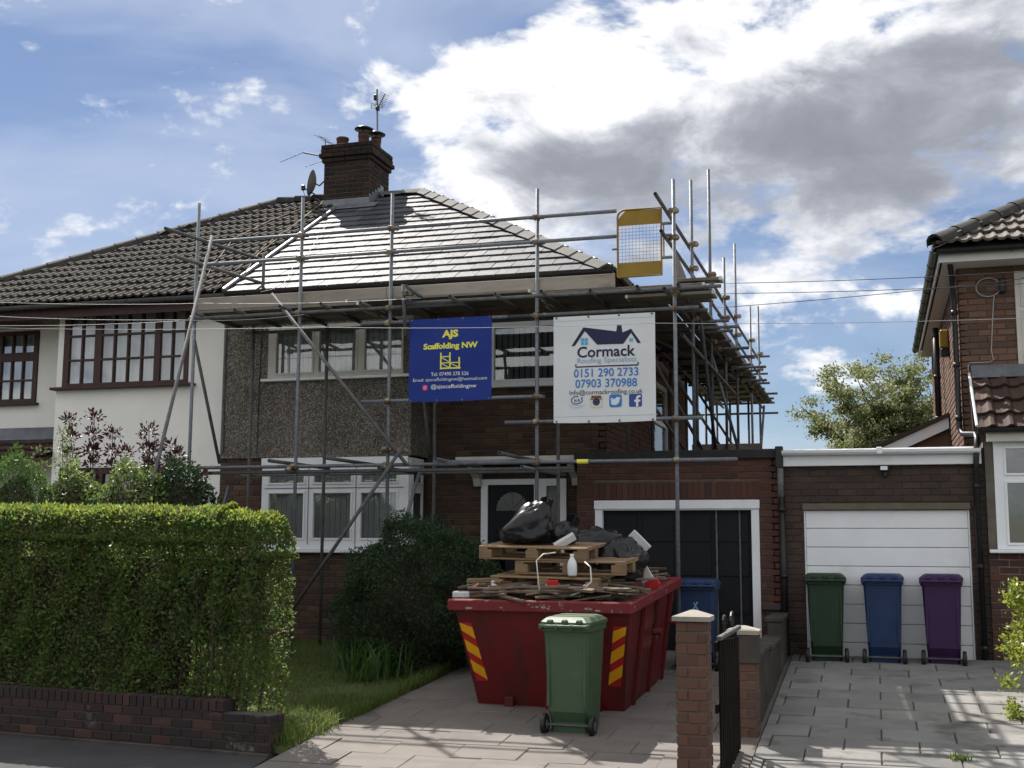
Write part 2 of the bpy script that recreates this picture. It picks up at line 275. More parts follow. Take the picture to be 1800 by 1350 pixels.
# ------------------------------------------------------------------ object helpers
ROOT = {}
def attach(o, parent):
    if parent is not None:
        o.parent = parent
        if parent.name in ROOT: o.matrix_parent_inverse = Matrix.Translation(-ROOT[parent.name])
    return o
def tag(o, label, cat, group=None):
    o['label'] = label; o['category'] = cat
    if group: o['group'] = group
    return o
def thing(name, label, cat, loc, group=None):
    o = bpy.data.objects.new(name, None); COL.objects.link(o); o.location = loc; o.empty_display_size = .1
    ROOT[o.name] = Vector(loc); return tag(o, label, cat, group)
def newmesh(name, verts, faces, mat, smooth=False):
    me = bpy.data.meshes.new(name); me.from_pydata([tuple(v) for v in verts], [], faces); me.update()
    if mat: me.materials.append(MATS[mat])
    if smooth:
        for p in me.polygons: p.use_smooth = True
    return me
def link(name, me, parent=None, kind=None, label=None):
    o = bpy.data.objects.new(name, me); COL.objects.link(o); attach(o, parent)
    if kind: o['kind'] = kind
    if label: o['label'] = label
    return o
class MB:
    """collects shapes for ONE mesh"""
    def __init__(s, T=None): s.v = []; s.f = []; s.T = T
    def add(s, vs, fs):
        k = len(s.v)
        for v in vs: s.v.append(s.T @ Vector(v) if s.T else Vector(v))
        s.f += [tuple(i+k for i in f) for f in fs]; return s
    def box(s, x0, x1, y0, y1, z0, z1):
        return s.add([(x0, y0, z0), (x1, y0, z0), (x1, y1, z0), (x0, y1, z0), (x0, y0, z1), (x1, y0, z1), (x1, y1, z1), (x0, y1, z1)],
                     [(0, 3, 2, 1), (4, 5, 6, 7), (0, 1, 5, 4), (1, 2, 6, 5), (2, 3, 7, 6), (3, 0, 4, 7)])
    def bbox(s, x0, x1, y0, y1, z0, z1, b=.006):
        """box with chamfered edges"""
        cx, cy, cz = (x0+x1)/2, (y0+y1)/2, (z0+z1)/2; hx, hy, hz = (x1-x0)/2, (y1-y0)/2, (z1-z0)/2; b = min(b, hx*.45, hy*.45, hz*.45)
        P = []; idx = {}
        for sx in (-1, 1):
            for sy in (-1, 1):
                for sz in (-1, 1):
                    for ax in range(3):
                        q = [sx*(hx-b), sy*(hy-b), sz*(hz-b)]; q[ax] = (sx*hx, sy*hy, sz*hz)[ax]
                        idx[sx, sy, sz, ax] = len(P); P.append((cx+q[0], cy+q[1], cz+q[2]))
        F = []
        for ax in range(3):
            a1, a2 = (ax+1) % 3, (ax+2) % 3
            for sg in (-1, 1):
                q = []
                for u, w in ((-1, -1), (1, -1), (1, 1), (-1, 1)):
                    k = [0, 0, 0]; k[ax] = sg; k[a1] = u; k[a2] = w; q.append(idx[(*k, ax)])
                F.append(tuple(q) if sg > 0 else tuple(q[::-1]))
            for u in (-1, 1):
                for w in (-1, 1):
                    k0 = [0, 0, 0]; k0[ax] = -1; k0[a1] = u; k0[a2] = w; k1 = list(k0); k1[ax] = 1
                    q = (idx[(*k0, a1)], idx[(*k1, a1)], idx[(*k1, a2)], idx[(*k0, a2)])
                    F.append(q if u*w < 0 else q[::-1])
        for sx in (-1, 1):
            for sy in (-1, 1):
                for sz in (-1, 1):
                    t = tuple(idx[sx, sy, sz, a] for a in range(3)); F.append(t if sx*sy*sz > 0 else t[::-1])
        return s.add(P, F)
    def tube(s, pts, r, n=8, cap=True, radii=None):
        pts = [Vector(p) for p in pts]; rings = []; vs = []; prev = None
        for i, p in enumerate(pts):
            d = (pts[min(i+1, len(pts)-1)] - pts[max(i-1, 0)]).normalized()
            if prev is None:
                a = d.orthogonal().normalized()
            else:
                a = (prev - d*prev.dot(d)).normalized()
            prev = a; b = d.cross(a); rr = radii[i] if radii else r
            rings.append(range(len(vs), len(vs)+n)); vs += [p + (a*math.cos(2*math.pi*k/n) + b*math.sin(2*math.pi*k/n))*rr for k in range(n)]
        fs = []
        for A, B in zip(rings, rings[1:]):
            fs += [(A[k], A[(k+1) % n], B[(k+1) % n], B[k]) for k in range(n)]
        if cap: fs += [tuple(rings[0])[::-1], tuple(rings[-1])]
        return s.add(vs, fs)
    def pipe(s, a, b, r=.0242, wall=.006, n=10):
        """open steel tube with a dark bore"""
        a, b = Vector(a), Vector(b); d = (b-a).normalized(); u = d.orthogonal().normalized(); w = d.cross(u); vs = []
        for p, rr in ((a, r), (b, r), (b, r-wall), (b-d*.12, r-wall), (a+d*.12, r-wall), (a, r-wall)):
            vs += [p + (u*math.cos(2*math.pi*k/n) + w*math.sin(2*math.pi*k/n))*rr for k in range(n)]
        fs = []
        for i, j in ((0, 1), (1, 2), (2, 3), (4, 5), (5, 0)):
            fs += [(i*n+k, i*n+(k+1) % n, j*n+(k+1) % n, j*n+k) for k in range(n)]
        fs += [tuple(range(3*n, 4*n)), tuple(range(4*n, 5*n))[::-1]]
        return s.add(vs, fs)
    def prism(s, poly, d):
        """polygon (3-D points, any plane) extruded by vector d"""
        n = len(poly); d = Vector(d); a = [Vector(p) for p in poly]
        nrm = Vector((0, 0, 0))
        for i in range(n): nrm += a[i].cross(a[(i+1) % n])
        fl = nrm.dot(d) > 0
        fs = [tuple(range(n))[::-1] if fl else tuple(range(n)), tuple(range(n, 2*n)) if fl else tuple(range(n, 2*n))[::-1]]
        for i in range(n):
            j = (i+1) % n; q = (i, j, j+n, i+n); fs.append(q if fl else q[::-1])
        return s.add(a + [p+d for p in a], fs)
    def lathe(s, prof, c=(0, 0, 0), n=16, cap=True):
        vs = []; fs = []
        for r, z in prof: vs += [(c[0]+r*math.cos(2*math.pi*k/n), c[1]+r*math.sin(2*math.pi*k/n), c[2]+z) for k in range(n)]
        for i in range(len(prof)-1): fs += [(i*n+k, i*n+(k+1) % n, (i+1)*n+(k+1) % n, (i+1)*n+k) for k in range(n)]
        if cap: fs += [tuple(range(n))[::-1], tuple(range((len(prof)-1)*n, len(prof)*n))]
        return s.add(vs, fs)
    def loft(s, rings, cap=True):
        n = len(rings[0]); vs = [p for r in rings for p in r]; fs = []
        for i in range(len(rings)-1): fs += [(i*n+k, i*n+(k+1) % n, (i+1)*n+(k+1) % n, (i+1)*n+k) for k in range(n)]
        if cap: fs += [tuple(range(n))[::-1], tuple(range((len(rings)-1)*n, len(rings)*n))]
        return s.add(vs, fs)
    def mesh(s, name, mat, smooth=False): return newmesh(name, s.v, s.f, mat, smooth)
    def obj(s, name, mat, parent=None, smooth=False, kind=None, label=None): return link(name, s.mesh(name, mat, smooth), parent, kind, label)
def struct(o): o['kind'] = 'structure'; return o
def box(name, mat, parent, *b, bev=0):
    m = MB(); (m.bbox(*b, b=bev) if bev else m.box(*b)); return m.obj(name, mat, parent)

HIDDEN = [(0, 890, 500, 1200), (640, 950, 840, 1170), (865, 960, 1110, 1250), (722, 563, 865, 702), (974, 556, 1152, 740)]   # hedge, conifer, skip and banners stand in front
def emit(name, items, parent, limit=300, stuff=None, jitter=0):
    """items = (mesh, Matrix, size in m). The largest in the picture become objects, the rest one 'stuff' mesh."""
    sc = []
    for it in items:
        x, y, z = proj(it[1].translation)
        vis = -30 < x < 1830 and -30 < y < 1380 and not any(a < x < c and b < y < d for a, b, c, d in HIDDEN)
        sc.append((it[2]/max(z, 1) if vis else 0))
    order = sorted(range(len(items)), key=lambda i: -sc[i]); rest = []
    for k, i in enumerate(order):
        me, mt, _ = items[i]
        if k < limit and (sc[i] > 0 or len(items) <= limit):
            o = link(name, me, parent); o.matrix_basis = mt
        else: rest.append((me, mt))
    if rest:
        vs = []; fs = []; mats = []
        for me, mt in rest:
            k = len(vs); vs += [mt @ v.co for v in me.vertices]; fs += [tuple(i+k for i in p.vertices) for p in me.polygons]
        me = newmesh(stuff or name, vs, fs, None); me.materials.append(rest[0][0].materials[0])
        link(stuff or name+'_infill', me, parent, 'stuff')
_unit = {}
def unit_brick(mat):
    if mat not in _unit:
        m = MB(); i = .47; j = .42   # x along wall, y into wall (0 = face), z up
        m.add([(-.5, .25, -.5), (.5, .25, -.5), (.5, .25, .5), (-.5, .25, .5), (-i*1.03, 0, -j), (i*1.03, 0, -j), (i*1.03, 0, j), (-i*1.03, 0, j), (-.5, 1, -.5), (.5, 1, -.5), (.5, 1, .5), (-.5, 1, .5)],
              [(4, 5, 6, 7), (0, 1, 5, 4), (1, 2, 6, 5), (2, 3, 7, 6), (3, 0, 4, 7), (8, 9, 1, 0), (9, 10, 2, 1), (10, 11, 3, 2), (11, 8, 0, 3)])
        _unit[mat] = m.mesh('brick', mat)
    return _unit[mat]
def bricks(O, ang, w, h, mat, openings=(), course=.0825, blen=.225, joint=.010, proud=.012, v0=0., off=0., keep=None, soldier=False):
    """brick items for a wall: origin O, direction ang (0 = facing the street, 90 = facing +x), u 0..w, v 0..h"""
    ca, sa = math.cos(ang), math.sin(ang); out = []; me = unit_brick(mat); r = random.Random(int(w*1000+h*77+O[0]*13))
    n = int(round(h/course)); dv = h/n
    for i in range(n):
        a, b = v0+i*dv, v0+(i+1)*dv; cuts = [(o[0], o[1]) for o in openings if min(b, o[3])-max(a, o[2]) > .45*dv]
        segs = [(0., w)]
        for c0, c1 in cuts:
            ns = []
            for s0, s1 in segs:
                if c1 <= s0 or c0 >= s1: ns.append((s0, s1)); continue
                if c0 > s0: ns.append((s0, c0))
                if c1 < s1: ns.append((c1, s1))
            segs = ns
        st = -(blen/2 if i % 2 else 0) + off
        for s0, s1 in segs:
            k = math.floor((s0-st)/blen); u = st+k*blen
            while u < s1:
                p, q = max(u, s0), min(u+blen, s1); u += blen
                if q-p < .018: continue
                uc, vc = (p+q)/2, (a+b)/2
                if keep and not keep(uc, vc): continue
                d = proud+r.uniform(-.003, .003)
                loc = Vector((O[0]+ca*uc+sa*d, O[1]+sa*uc-ca*d, O[2]+vc))
                mt = Matrix.Translation(loc) @ Euler((r.gauss(0, .006), r.gauss(0, .004), ang+r.gauss(0, .005))).to_matrix().to_4x4() @ Matrix.Diagonal((q-p-joint, .045, dv-joint, 1))
                out.append((me, mt, math.sqrt((q-p)*dv)))
    return out
def panel(O, ang, w, h, openings=(), thick=.06, v0=0.):
    """wall sheet with real openings, thick to the inside"""
    us = sorted({0., w, *[min(max(o[i], 0), w) for o in openings for i in (0, 1)]}); vs_ = sorted({v0, v0+h, *[min(max(o[i], v0), v0+h) for o in openings for i in (2, 3)]})
    m = MB(Matrix.Translation(O) @ Matrix.Rotation(ang, 4, 'Z'))
    for a, b in zip(us, us[1:]):
        run = None
        for c, d in zip(vs_, vs_[1:]):
            um, vm = (a+b)/2, (c+d)/2
            if any(o[0] < um < o[1] and o[2] < vm < o[3] for o in openings):
                if run: m.box(a, b, 0, thick, *run); run = None
            else: run = (run[0], d) if run else (c, d)
        if run: m.box(a, b, 0, thick, *run)
    return m

# ---- leaves: one folded diamond per leaf
def leaves(name, pts, size, mat, parent=None, outward=None, up=.3, spread=1., seed=0, aspect=.5, droop=0, kind='stuff'):
    r = np.random.default_rng(seed); P = np.asarray(pts, float); n = len(P)
    d = r.normal(size=(n, 3))*spread
    if outward is not None: d = d + np.asarray(outward)
    d[:, 2] += up; d /= np.linalg.norm(d, axis=1)[:, None]+1e-9
    q = r.normal(size=(n, 3)); sde = np.cross(d, q); sde /= np.linalg.norm(sde, axis=1)[:, None]+1e-9; nr = np.cross(d, sde)
    L = (size*r.uniform(.65, 1.35, n))[:, None]; Wd = L*aspect*.5
    v = np.empty((n, 4, 3)); v[:, 0] = P; mid = P+d*L*.5
    v[:, 1] = mid+sde*Wd+nr*L*.10; v[:, 2] = P+d*L; v[:, 3] = mid-sde*Wd+nr*L*.10
    if droop: v[:, 2, 2] -= droop*L[:, 0]
    me = bpy.data.meshes.new(name); me.vertices.add(4*n); me.vertices.foreach_set('co', v.reshape(-1))
    k = np.arange(n)*4; tri = np.stack([k, k+1, k+2, k, k+2, k+3], 1).reshape(-1)
    me.loops.add(6*n); me.loops.foreach_set('vertex_index', tri.astype(np.int32)); me.polygons.add(2*n)
    me.polygons.foreach_set('loop_start', (np.arange(2*n)*3).astype(np.int32)); me.update(calc_edges=True); me.materials.append(MATS[mat])
    return link(name, me, parent, kind)
def blades(name, base, height, width, mat, parent=None, lean=.35, seed=0, kind='stuff', bend=.5):
    """upright strap leaves with one bend: 3 segments"""
    r = np.random.default_rng(seed); P = np.asarray(base, float); n = len(P); H = height*r.uniform(.55, 1.3, n); a = r.uniform(0, 2*np.pi, n); ln = lean*r.uniform(.2, 1.4, n)
    dx, dy = np.cos(a), np.sin(a); b2 = a+np.pi/2+r.normal(0, .5, n); wx, wy = np.cos(b2)*width/2, np.sin(b2)*width/2
    v = np.empty((n, 5, 3))
    for i, (t, w) in enumerate(((0, 1), (.6, .8))):
        off = ln*H*(t**1.6)
        for sgn, kx in ((1, 0), (-1, 1)):
            v[:, 2*i+kx, 0] = P[:, 0]+dx*off+sgn*wx*w; v[:, 2*i+kx, 1] = P[:, 1]+dy*off+sgn*wy*w; v[:, 2*i+kx, 2] = P[:, 2]+H*t
    v[:, 4, 0] = P[:, 0]+dx*ln*H*1.15; v[:, 4, 1] = P[:, 1]+dy*ln*H*1.15; v[:, 4, 2] = P[:, 2]+H*(1-bend*ln*.5)
    me = bpy.data.meshes.new(name); me.vertices.add(5*n); me.vertices.foreach_set('co', v.reshape(-1)); k = np.arange(n)*5
    tri = np.stack([k, k+1, k+3, k, k+3, k+2, k+2, k+3, k+4], 1).reshape(-1); me.loops.add(9*n); me.loops.foreach_set('vertex_index', tri.astype(np.int32)); me.polygons.add(3*n)
    me.polygons.foreach_set('loop_start', (np.arange(3*n)*3).astype(np.int32)); me.update(calc_edges=True); me.materials.append(MATS[mat])
    return link(name, me, parent, kind)
def lumpy(name, c, R, mat, parent, amp=.12, seed=0, n=20, m_=12, fr=2.):
    """closed uneven mass"""
    from mathutils import noise as nz
    rings = []
    for i in range(m_+1):
        t = math.pi*i/m_; ring = []
        for k in range(n):
            p = 2*math.pi*k/n; d = Vector((math.sin(t)*math.cos(p), math.sin(t)*math.sin(p), -math.cos(t)))
            s = 1+amp*nz.noise(d*fr+Vector((seed*7.3, seed*1.7, 0)))*2; ring.append((c[0]+d.x*R[0]*s, c[1]+d.y*R[1]*s, c[2]+d.z*R[2]*s))
        rings.append(ring)
    b = MB(); b.loft(rings); return b.obj(name, mat, parent, True)

# ------------------------------------------------------------------ ground
def ground():
    ys = [-300, 3.2, 3.3, 11.2, 16, 60, 1500]; zs = [-.66, -.66, -.64, -.62, .03, .03, .03]
    xs = [-1500, -60, -20, 20, 60, 1500]; v = []; f = []
    for y, z in zip(ys, zs):
        for x in xs: v.append((x, y, z))
    n = len(xs)
    for j in range(len(ys)-1):
        for i in range(n-1): f.append((j*n+i, j*n+i+1, (j+1)*n+i+1, (j+1)*n+i))
    struct(link('ground', newmesh('ground', v, f, 'earth')))
ground()
struct(box('road', 'asphalt', None, -60, 60, -6, 3.2, -.75, -.60))
struct(MB().prism([(-60, 3.35, -.475), (60, 3.35, -.475), (60, 8.9, -.475), (-.6, 9.35, -.475), (-5.12, 9.37, -.475), (-5.3, 10.16, -.475), (-12, 10.9, -.475), (-60, 16, -.475)], (0, 0, -.1)).obj('pavement', 'asphalt'))
kr = struct(box('kerb', 'kerb', None, -60, 60, 3.21, 3.33, -.74, -.482))
for i in range(24):
    if i == 0: ks = MB().bbox(-.455, .455, 0, .15, -.16, 0, b=.02).mesh('kerb_stone', 'kerb')
    o = link('kerb_stone', ks, kr); o.location = (-11+i*.92, 3.2, -.47)
SLOPE = Matrix(((1, 0, 0, 0), (0, 1, 0, 0), (0, .08, 1, .05-.08*16), (0, 0, 0, 1)))   # lays a flat sheet on the climbing drives
def drive(name, poly, mat): return struct(MB(SLOPE).prism([(x, y, .02) for x, y in poly], (0, 0, -.06)).obj(name, mat))
def inpoly(x, y, P):
    c = False
    for i in range(len(P)):
        (x0, y0), (x1, y1) = P[i], P[i-1]
        if (y0 > y) != (y1 > y) and x < (x1-x0)*(y-y0)/(y1-y0)+x0: c = not c
    return c
def clip(poly, P):
    """convex clip of poly by counter-clockwise P (2-D)"""
    out = poly
    for i in range(len(P)):
        a, b = P[i], P[(i+1) % len(P)]; nw = []
        sd_ = lambda q: (b[0]-a[0])*(q[1]-a[1]) - (b[1]-a[1])*(q[0]-a[0])
        for j in range(len(out)):
            p, q = out[j-1], out[j]; sp, sq = sd_(p), sd_(q)
            if (sp >= 0) != (sq >= 0): t = sp/(sp-sq); nw.append((p[0]+(q[0]-p[0])*t, p[1]+(q[1]-p[1])*t))
            if sq >= 0: nw.append(q)
        out = nw
        if len(out) < 3: return []
    return out
def parea(p): return abs(sum(p[i-1][0]*p[i][1]-p[i][0]*p[i-1][1] for i in range(len(p))))/2
def slabs(parent, P, w, d, mat, gap, name, y0, x0, th=.012, seed=1):
    r = random.Random(seed); j = 0; y = y0
    full = MB().bbox(-w/2+gap/2, w/2-gap/2, -d/2+gap/2, d/2-gap/2, -.02, th, b=.008).mesh(name, mat)
    sl = math.atan(.08); items = []
    while y < max(p[1] for p in P):
        x = x0-(w/2 if j % 2 else 0)
        while x < max(p[0] for p in P):
            rect = [(x, y), (x+w, y), (x+w, y+d), (x, y+d)]; c = clip(rect, P)
            if c and parea(c) > w*d*.12:
                cx, cy = x+w/2, y+d/2; base = Matrix.Translation((cx, cy, .05-.08*(16-cy)+.02+r.uniform(-.005, .005))) @ Euler((sl+r.gauss(0, .006), r.gauss(0, .006), r.gauss(0, .004))).to_matrix().to_4x4()
                if parea(c) > w*d*.97: items.append((full, base, math.sqrt(w*d)))
                else:
                    g = gap/2; mx_, my_ = sum(p[0] for p in c)/len(c), sum(p[1] for p in c)/len(c)
                    cc = [(px-cx-(g if px > mx_ else -g), py-cy-(g if py > my_ else -g), -.02) for px, py in c]
                    items.append((MB().prism(cc, (0, 0, .02+th)).mesh(name, mat), base, math.sqrt(parea(c))))
            x += w
        y += d; j += 1
    emit(name, items, parent)
DL = [(-1.07, 9.38), (-1.07, 15.98), (-3.9, 16.6), (-5.0, 16.6), (-4.75, 15.2), (-4.85, 14.0), (-5.02, 12.6), (-5.10, 11.0), (-5.10, 9.38)]
dl = drive('driveway', DL, 'drive_joint')
PL = [(-5.10, 9.40), (-1.30, 9.40), (-1.30, 15.96), (-4.85, 15.96)]
slabs(dl, PL, .60, .45, 'paver', .005, 'paving_slab', 9.3, -5.4, th=.006, seed=3)
DR = [(-1.06, 9.36), (2.6, 8.95), (2.6, 15.98), (-1.06, 15.98)]
dr = drive('paved_drive', DR, 'joint')
slabs(dr, DR, .63, .44, 'slab', .011, 'paving_slab', 8.9, -1.28, th=.016, seed=5)
LW = [(-12.5, 11.3), (-5.14, 10.22), (-5.06, 12.6), (-4.90, 14.0), (-4.8, 15.2), (-5.0, 15.98), (-12.5, 15.98)]
lawn = drive('lawn', LW, 'turf')
def lawn_grass():
    r = np.random.default_rng(5); pts = []
    while len(pts) < 48000:
        x, y = r.uniform(-8.6, -4.8), r.uniform(10.3, 16)
        if not inpoly(x, y, LW): continue
        dry = math.exp(-((x+5.75)**2/.22+(y-12.6)**2/.5))
        if r.random() < dry*.75: continue
        pts.append((x, y, .05-.08*(16-y)+.015))
    o = blades('grass', pts, .045, .006, 'grass_blade', None, .6, 5)
    o['label'] = 'short mown grass of the front lawn'; o['category'] = 'grass'
    pts = []
    while len(pts) < 5200:                                      # rank grass along the edge of the drive and the hedge foot
        t = r.random()
        if t < .62: x, y = r.normal(-5.40, .17), r.uniform(10.22, 12.1)
        else:
            y = r.uniform(11.5, 15.3); x = -5.02+(y-12)*.045+r.normal(0, .07)
        if x > -5.04+(.02 if y < 11.2 else .07*(y-11.2)/2): continue
        pts.append((x, y, .05-.08*(16-y)+.01))
    o = blades('long_grass', pts, .17, .009, 'grass_blade', None, .7, 6)
    o['label'] = 'rank uncut grass along the edge of the driveway'; o['category'] = 'grass'
lawn_grass()

# ------------------------------------------------------------------ windows
def window(parent, O, ang, w, h, panes, fmat, gmat='glass', depth=.07, bead=.028, sill=None, blind=None, label=None, room=True, proud=0., net=None, name='window'):
    T = Matrix.Translation(O) @ Matrix.Rotation(ang, 4, 'Z'); m = panel(O, ang, w, h, panes, depth); m.T = T
    for a, b, c, d in panes:                                    # sash bead round every light
        e = bead
        if e:
            m.bbox(a-e, b+e, -.014-proud, .0, c-e, c, b=.004).bbox(a-e, b+e, -.014-proud, .0, d, d+e, b=.004)
            m.bbox(a-e, a, -.0135-proud, .0, c, d, b=.004).bbox(b, b+e, -.0135-proud, .0, c, d, b=.004)
    wo = m.obj(name, fmat, parent, label=label)
    for a, b, c, d in panes:
        g = MB(T); g.box(a-.004, b+.004, .028, .034, c-.004, d+.004); g.obj('pane', gmat, wo)
    if sill: MB(T).bbox(-sill[0], w+sill[0], -sill[1], .05, -.045, -.003, b=.008).obj('sill', sill[2] if len(sill) > 2 else fmat, wo)
    if blind:
        bm, zs, tw = blind; x = .05; k = 0
        sm = None
        while x < w-.05:
            if sm is None: sm = MB().box(-.037, .037, -.0015, .0015, zs[0], zs[1]).mesh('blind_slat', bm)
            o = link('blind_slat', sm, wo); rr = random.uniform(-.12, .12)
            o.matrix_basis = T @ Matrix.Translation((x, .11, 0)) @ Matrix.Rotation(tw+rr, 4, 'Z'); x += .086
    if net:
        q = MB(T); n = int(w/.03); vs = []; fs = []
        for i in range(n+1):
            xx = w*i/n; yy = .14+.018*math.sin(i*.9)+.006*math.sin(i*2.3); vs += [(xx, yy, net[0]), (xx, yy, net[1])]
        for i in range(n): fs.append((2*i, 2*i+2, 2*i+3, 2*i+1))
        q.add(vs, fs).obj('net_curtain', 'net', wo, True)
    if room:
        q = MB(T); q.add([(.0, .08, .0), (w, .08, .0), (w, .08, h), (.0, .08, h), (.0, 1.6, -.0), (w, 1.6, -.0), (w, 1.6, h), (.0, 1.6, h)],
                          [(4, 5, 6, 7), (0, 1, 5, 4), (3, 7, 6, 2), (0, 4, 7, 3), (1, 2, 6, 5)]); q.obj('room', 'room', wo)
    return wo

# ------------------------------------------------------------------ roof pieces
def roof_frame(e0, ux, pitch_rise, run):
    """matrix of a slope: x along the eave, y up the slope, z out of it"""
    ux = Vector(ux).normalized(); up = Vector((-ux.y, ux.x, 0))*run + Vector((0, 0, pitch_rise)); up.normalize(); nz_ = ux.cross(up)
    return Matrix(((ux.x, up.x, nz_.x, e0[0]), (ux.y, up.y, nz_.y, e0[1]), (ux.z, up.z, nz_.z, e0[2]), (0, 0, 0, 1)))
def flat_tile(w, d, lap, mat, poly=None, cx=0, cy=0, th=.025):
    """flat interlocking tile: front edge at y=0 proud of the tile below"""
    g = .010
    if poly is None:
        m = MB(); x0, x1 = -w/2+g/2, w/2-g/2; t0, t1 = th*1.55, .012
        m.add([(x0, 0, t0-th), (x1, 0, t0-th), (x1, d+lap, t1-.012), (x0, d+lap, t1-.012), (x0, .006, t0), (x1, .006, t0), (x1, d+lap, t1), (x0, d+lap, t1)],
              [(0, 3, 2, 1), (4, 5, 6, 7), (0, 1, 5, 4), (1, 2, 6, 5), (2, 3, 7, 6), (3, 0, 4, 7)])
        return m.mesh('roof_tile', mat)
    zz = lambda y: th*1.55+(.012-th*1.55)*(y/(d+lap)); n = len(poly)
    top = [(x-cx, y-cy, zz(y-cy)) for x, y in poly]; bot = [(x-cx, y-cy, zz(y-cy)-th*.9) for x, y in poly]
    return newmesh('roof_tile', top+bot, [tuple(range(n)), tuple(range(n, 2*n))[::-1]] + [(i, i+n, (i+1) % n+n, (i+1) % n) for i in range(n)], mat)
def roll_tile(w, d, lap, mat, amp=.022, rolls=2, th=.035):
    n = 6*rolls; vs = []; fs = []
    def prof(t):
        s = (t*rolls) % 1; return amp*max(0, math.sin(math.pi*(s-.45)/.55)) if s > .45 else 0
    for j, (y, zb) in enumerate(((0, .055), (d+lap, .004))):
        for i in range(n+1):
            t = i/n; x = -w/2+.002+(w-.004)*t; vs.append((x, y, zb+prof(t)))
    for i in range(n+1): t = i/n; vs.append((-w/2+.002+(w-.004)*t, .002, .055+prof(t)-th))
    for i in range(n): fs.append((i, i+1, n+2+i, n+1+i)); fs.append((2*n+2+i, 2*n+3+i, i+1, i))
    return newmesh('roof_tile', vs, fs, mat)
def lay(F, P, w, gauge, mk, name, parent, seed, stagger=True, jit=.004, x_off=0., limit=300, clipper=None, lap=.07):
    """tiles on slope F inside convex polygon P (slope coordinates)"""
    r = random.Random(seed); items = []; full = mk(None); y = min(p[1] for p in P); j = 0; top = max(p[1] for p in P); xs = [p[0] for p in P]
    while y < top-.05:
        x = min(xs)-w+x_off-(w/2 if stagger and j % 2 else 0)
        while x < max(xs)+w:
            rect = [(x, y), (x+w, y), (x+w, y+gauge), (x, y+gauge)]; c = clip(rect, P)
            if c and parea(c) > w*gauge*.06:
                cx = x+w/2; me = full
                if parea(c) < w*gauge*.985:
                    if clipper: me = clipper(c, cx, y)
                    elif parea(c) < w*gauge*.45: x += w; continue
                items.append((me, F @ Matrix.Translation((cx, y, r.uniform(0, jit))) @ Euler((r.gauss(0, .004), r.gauss(0, .006), r.gauss(0, jit*1.2))).to_matrix().to_4x4(), math.sqrt(w*gauge)))
            x += w
        y += gauge; j += 1
    emit(name, items, parent, limit)
def ridge_run(a, b, mat, parent, name='ridge_tile', length=.42, wd=.17, drop=.075, n1=Vector((0, 0, 1)), clipmat=None, half_round=False):
    """angular cap tiles from a to b"""
    a, b = Vector(a), Vector(b); d = b-a; n = max(1, int(round(d.length/length))); d.normalize(); L = (b-a).length/n
    s = d.cross(Vector((0, 0, 1))).normalized(); up = s.cross(d).normalized(); me = None
    for i in range(n):
        if me is None:
            m = MB(); prof = [(-wd, -drop), (-.05, .035), (.05, .035), (wd, -drop)] if not half_round else [(-.13, -.05), (-.11, .03), (-.06, .075), (0, .09), (.06, .075), (.11, .03), (.13, -.05)]
            k = len(prof); vs = []
            for y, ex in ((0, .014), (L*1.05, 0)):
                for px_, pz in prof: vs.append((px_*(1+ex*4), y, pz+ex))
            for px_, pz in prof: vs.append((px_, 0, pz-.02))
            fs = [(q, k+q, k+q+1, q+1)[::-1] for q in range(k-1)] + [(q, q+1, 2*k+q+1, 2*k+q) for q in range(k-1)]
            m.add(vs, fs); me = m.mesh(name, mat, half_round)
        o = link(name, me, parent); p = a+d*L*i
        M_ = Matrix(((s.x, d.x, up.x, p.x), (s.y, d.y, up.y, p.y), (s.z, d.z, up.z, p.z), (0, 0, 0, 1))); o.matrix_basis = M_
        if clipmat:
            c = MB(M_); c.bbox(-.012, .012, -.03, .03, .04, .052, b=.003).bbox(.055, .08, -.02, .04, .015, .04, b=.003); c.obj('ridge_clip', clipmat, o).matrix_parent_inverse = M_.inverted()

# ------------------------------------------------------------------ the house being re-roofed
R90 = math.pi/2
EZ, EY, RZ, RY = 5.07, 15.55, 7.69, 19.9        # eave and ridge
PARTY = -9.05
def gutter(parent, a, b, mat='black_plastic', r=.058, name='gutter'):
    a, b = Vector(a), Vector(b); d = (b-a).normalized(); s = d.cross(Vector((0, 0, 1))); m = MB(); vs = []; n = 7
    for p in (a, b):
        for rr in (r, r-.006):
            for k in range(n):
                t = math.pi*k/(n-1); vs.append(p+s*(math.cos(t)*rr)-Vector((0, 0, math.sin(t)*rr)))
    fs = []
    for k in range(n-1):
        fs += [(k, k+1, 2*n+k+1, 2*n+k), (n+k+1, n+k, 3*n+k, 3*n+k+1), (k+1, k, n+k, n+k+1), (2*n+k, 2*n+k+1, 3*n+k+1, 3*n+k)]
    for k in (0, n-1): fs.append((k, 2*n+k, 3*n+k, n+k))
    m.add(vs, fs); L = (b-a).length; k = 1
    for i in range(1, int(L/.9)+1):
        p = a+d*(L*i/(int(L/.9)+1)); m.tube([p+s*(r+.004)+Vector((0, 0, .004)), p+s*(r*.72)-Vector((0, 0, r*.76)), p-Vector((0, 0, r+.006)), p-s*(r*.72)-Vector((0, 0, r*.76)), p-s*(r+.004)+Vector((0, 0, .004))], .009, 4)
    return m.obj(name, mat, parent)
def downpipe(parent, pts, mat='black_plastic', r=.034, label=None):
    m = MB(); m.tube(pts, r, 10)
    for a, b in zip(pts, pts[1:]):
        a, b = Vector(a), Vector(b); L = (b-a).length
        if L > 1:
            for t in (.08, .5, .92): c = a.lerp(b, t); d = (b-a).normalized(); m.tube([c-d*.03, c+d*.03], r+.008, 10)
    return m.obj('downpipe', mat, parent, True, label=label)
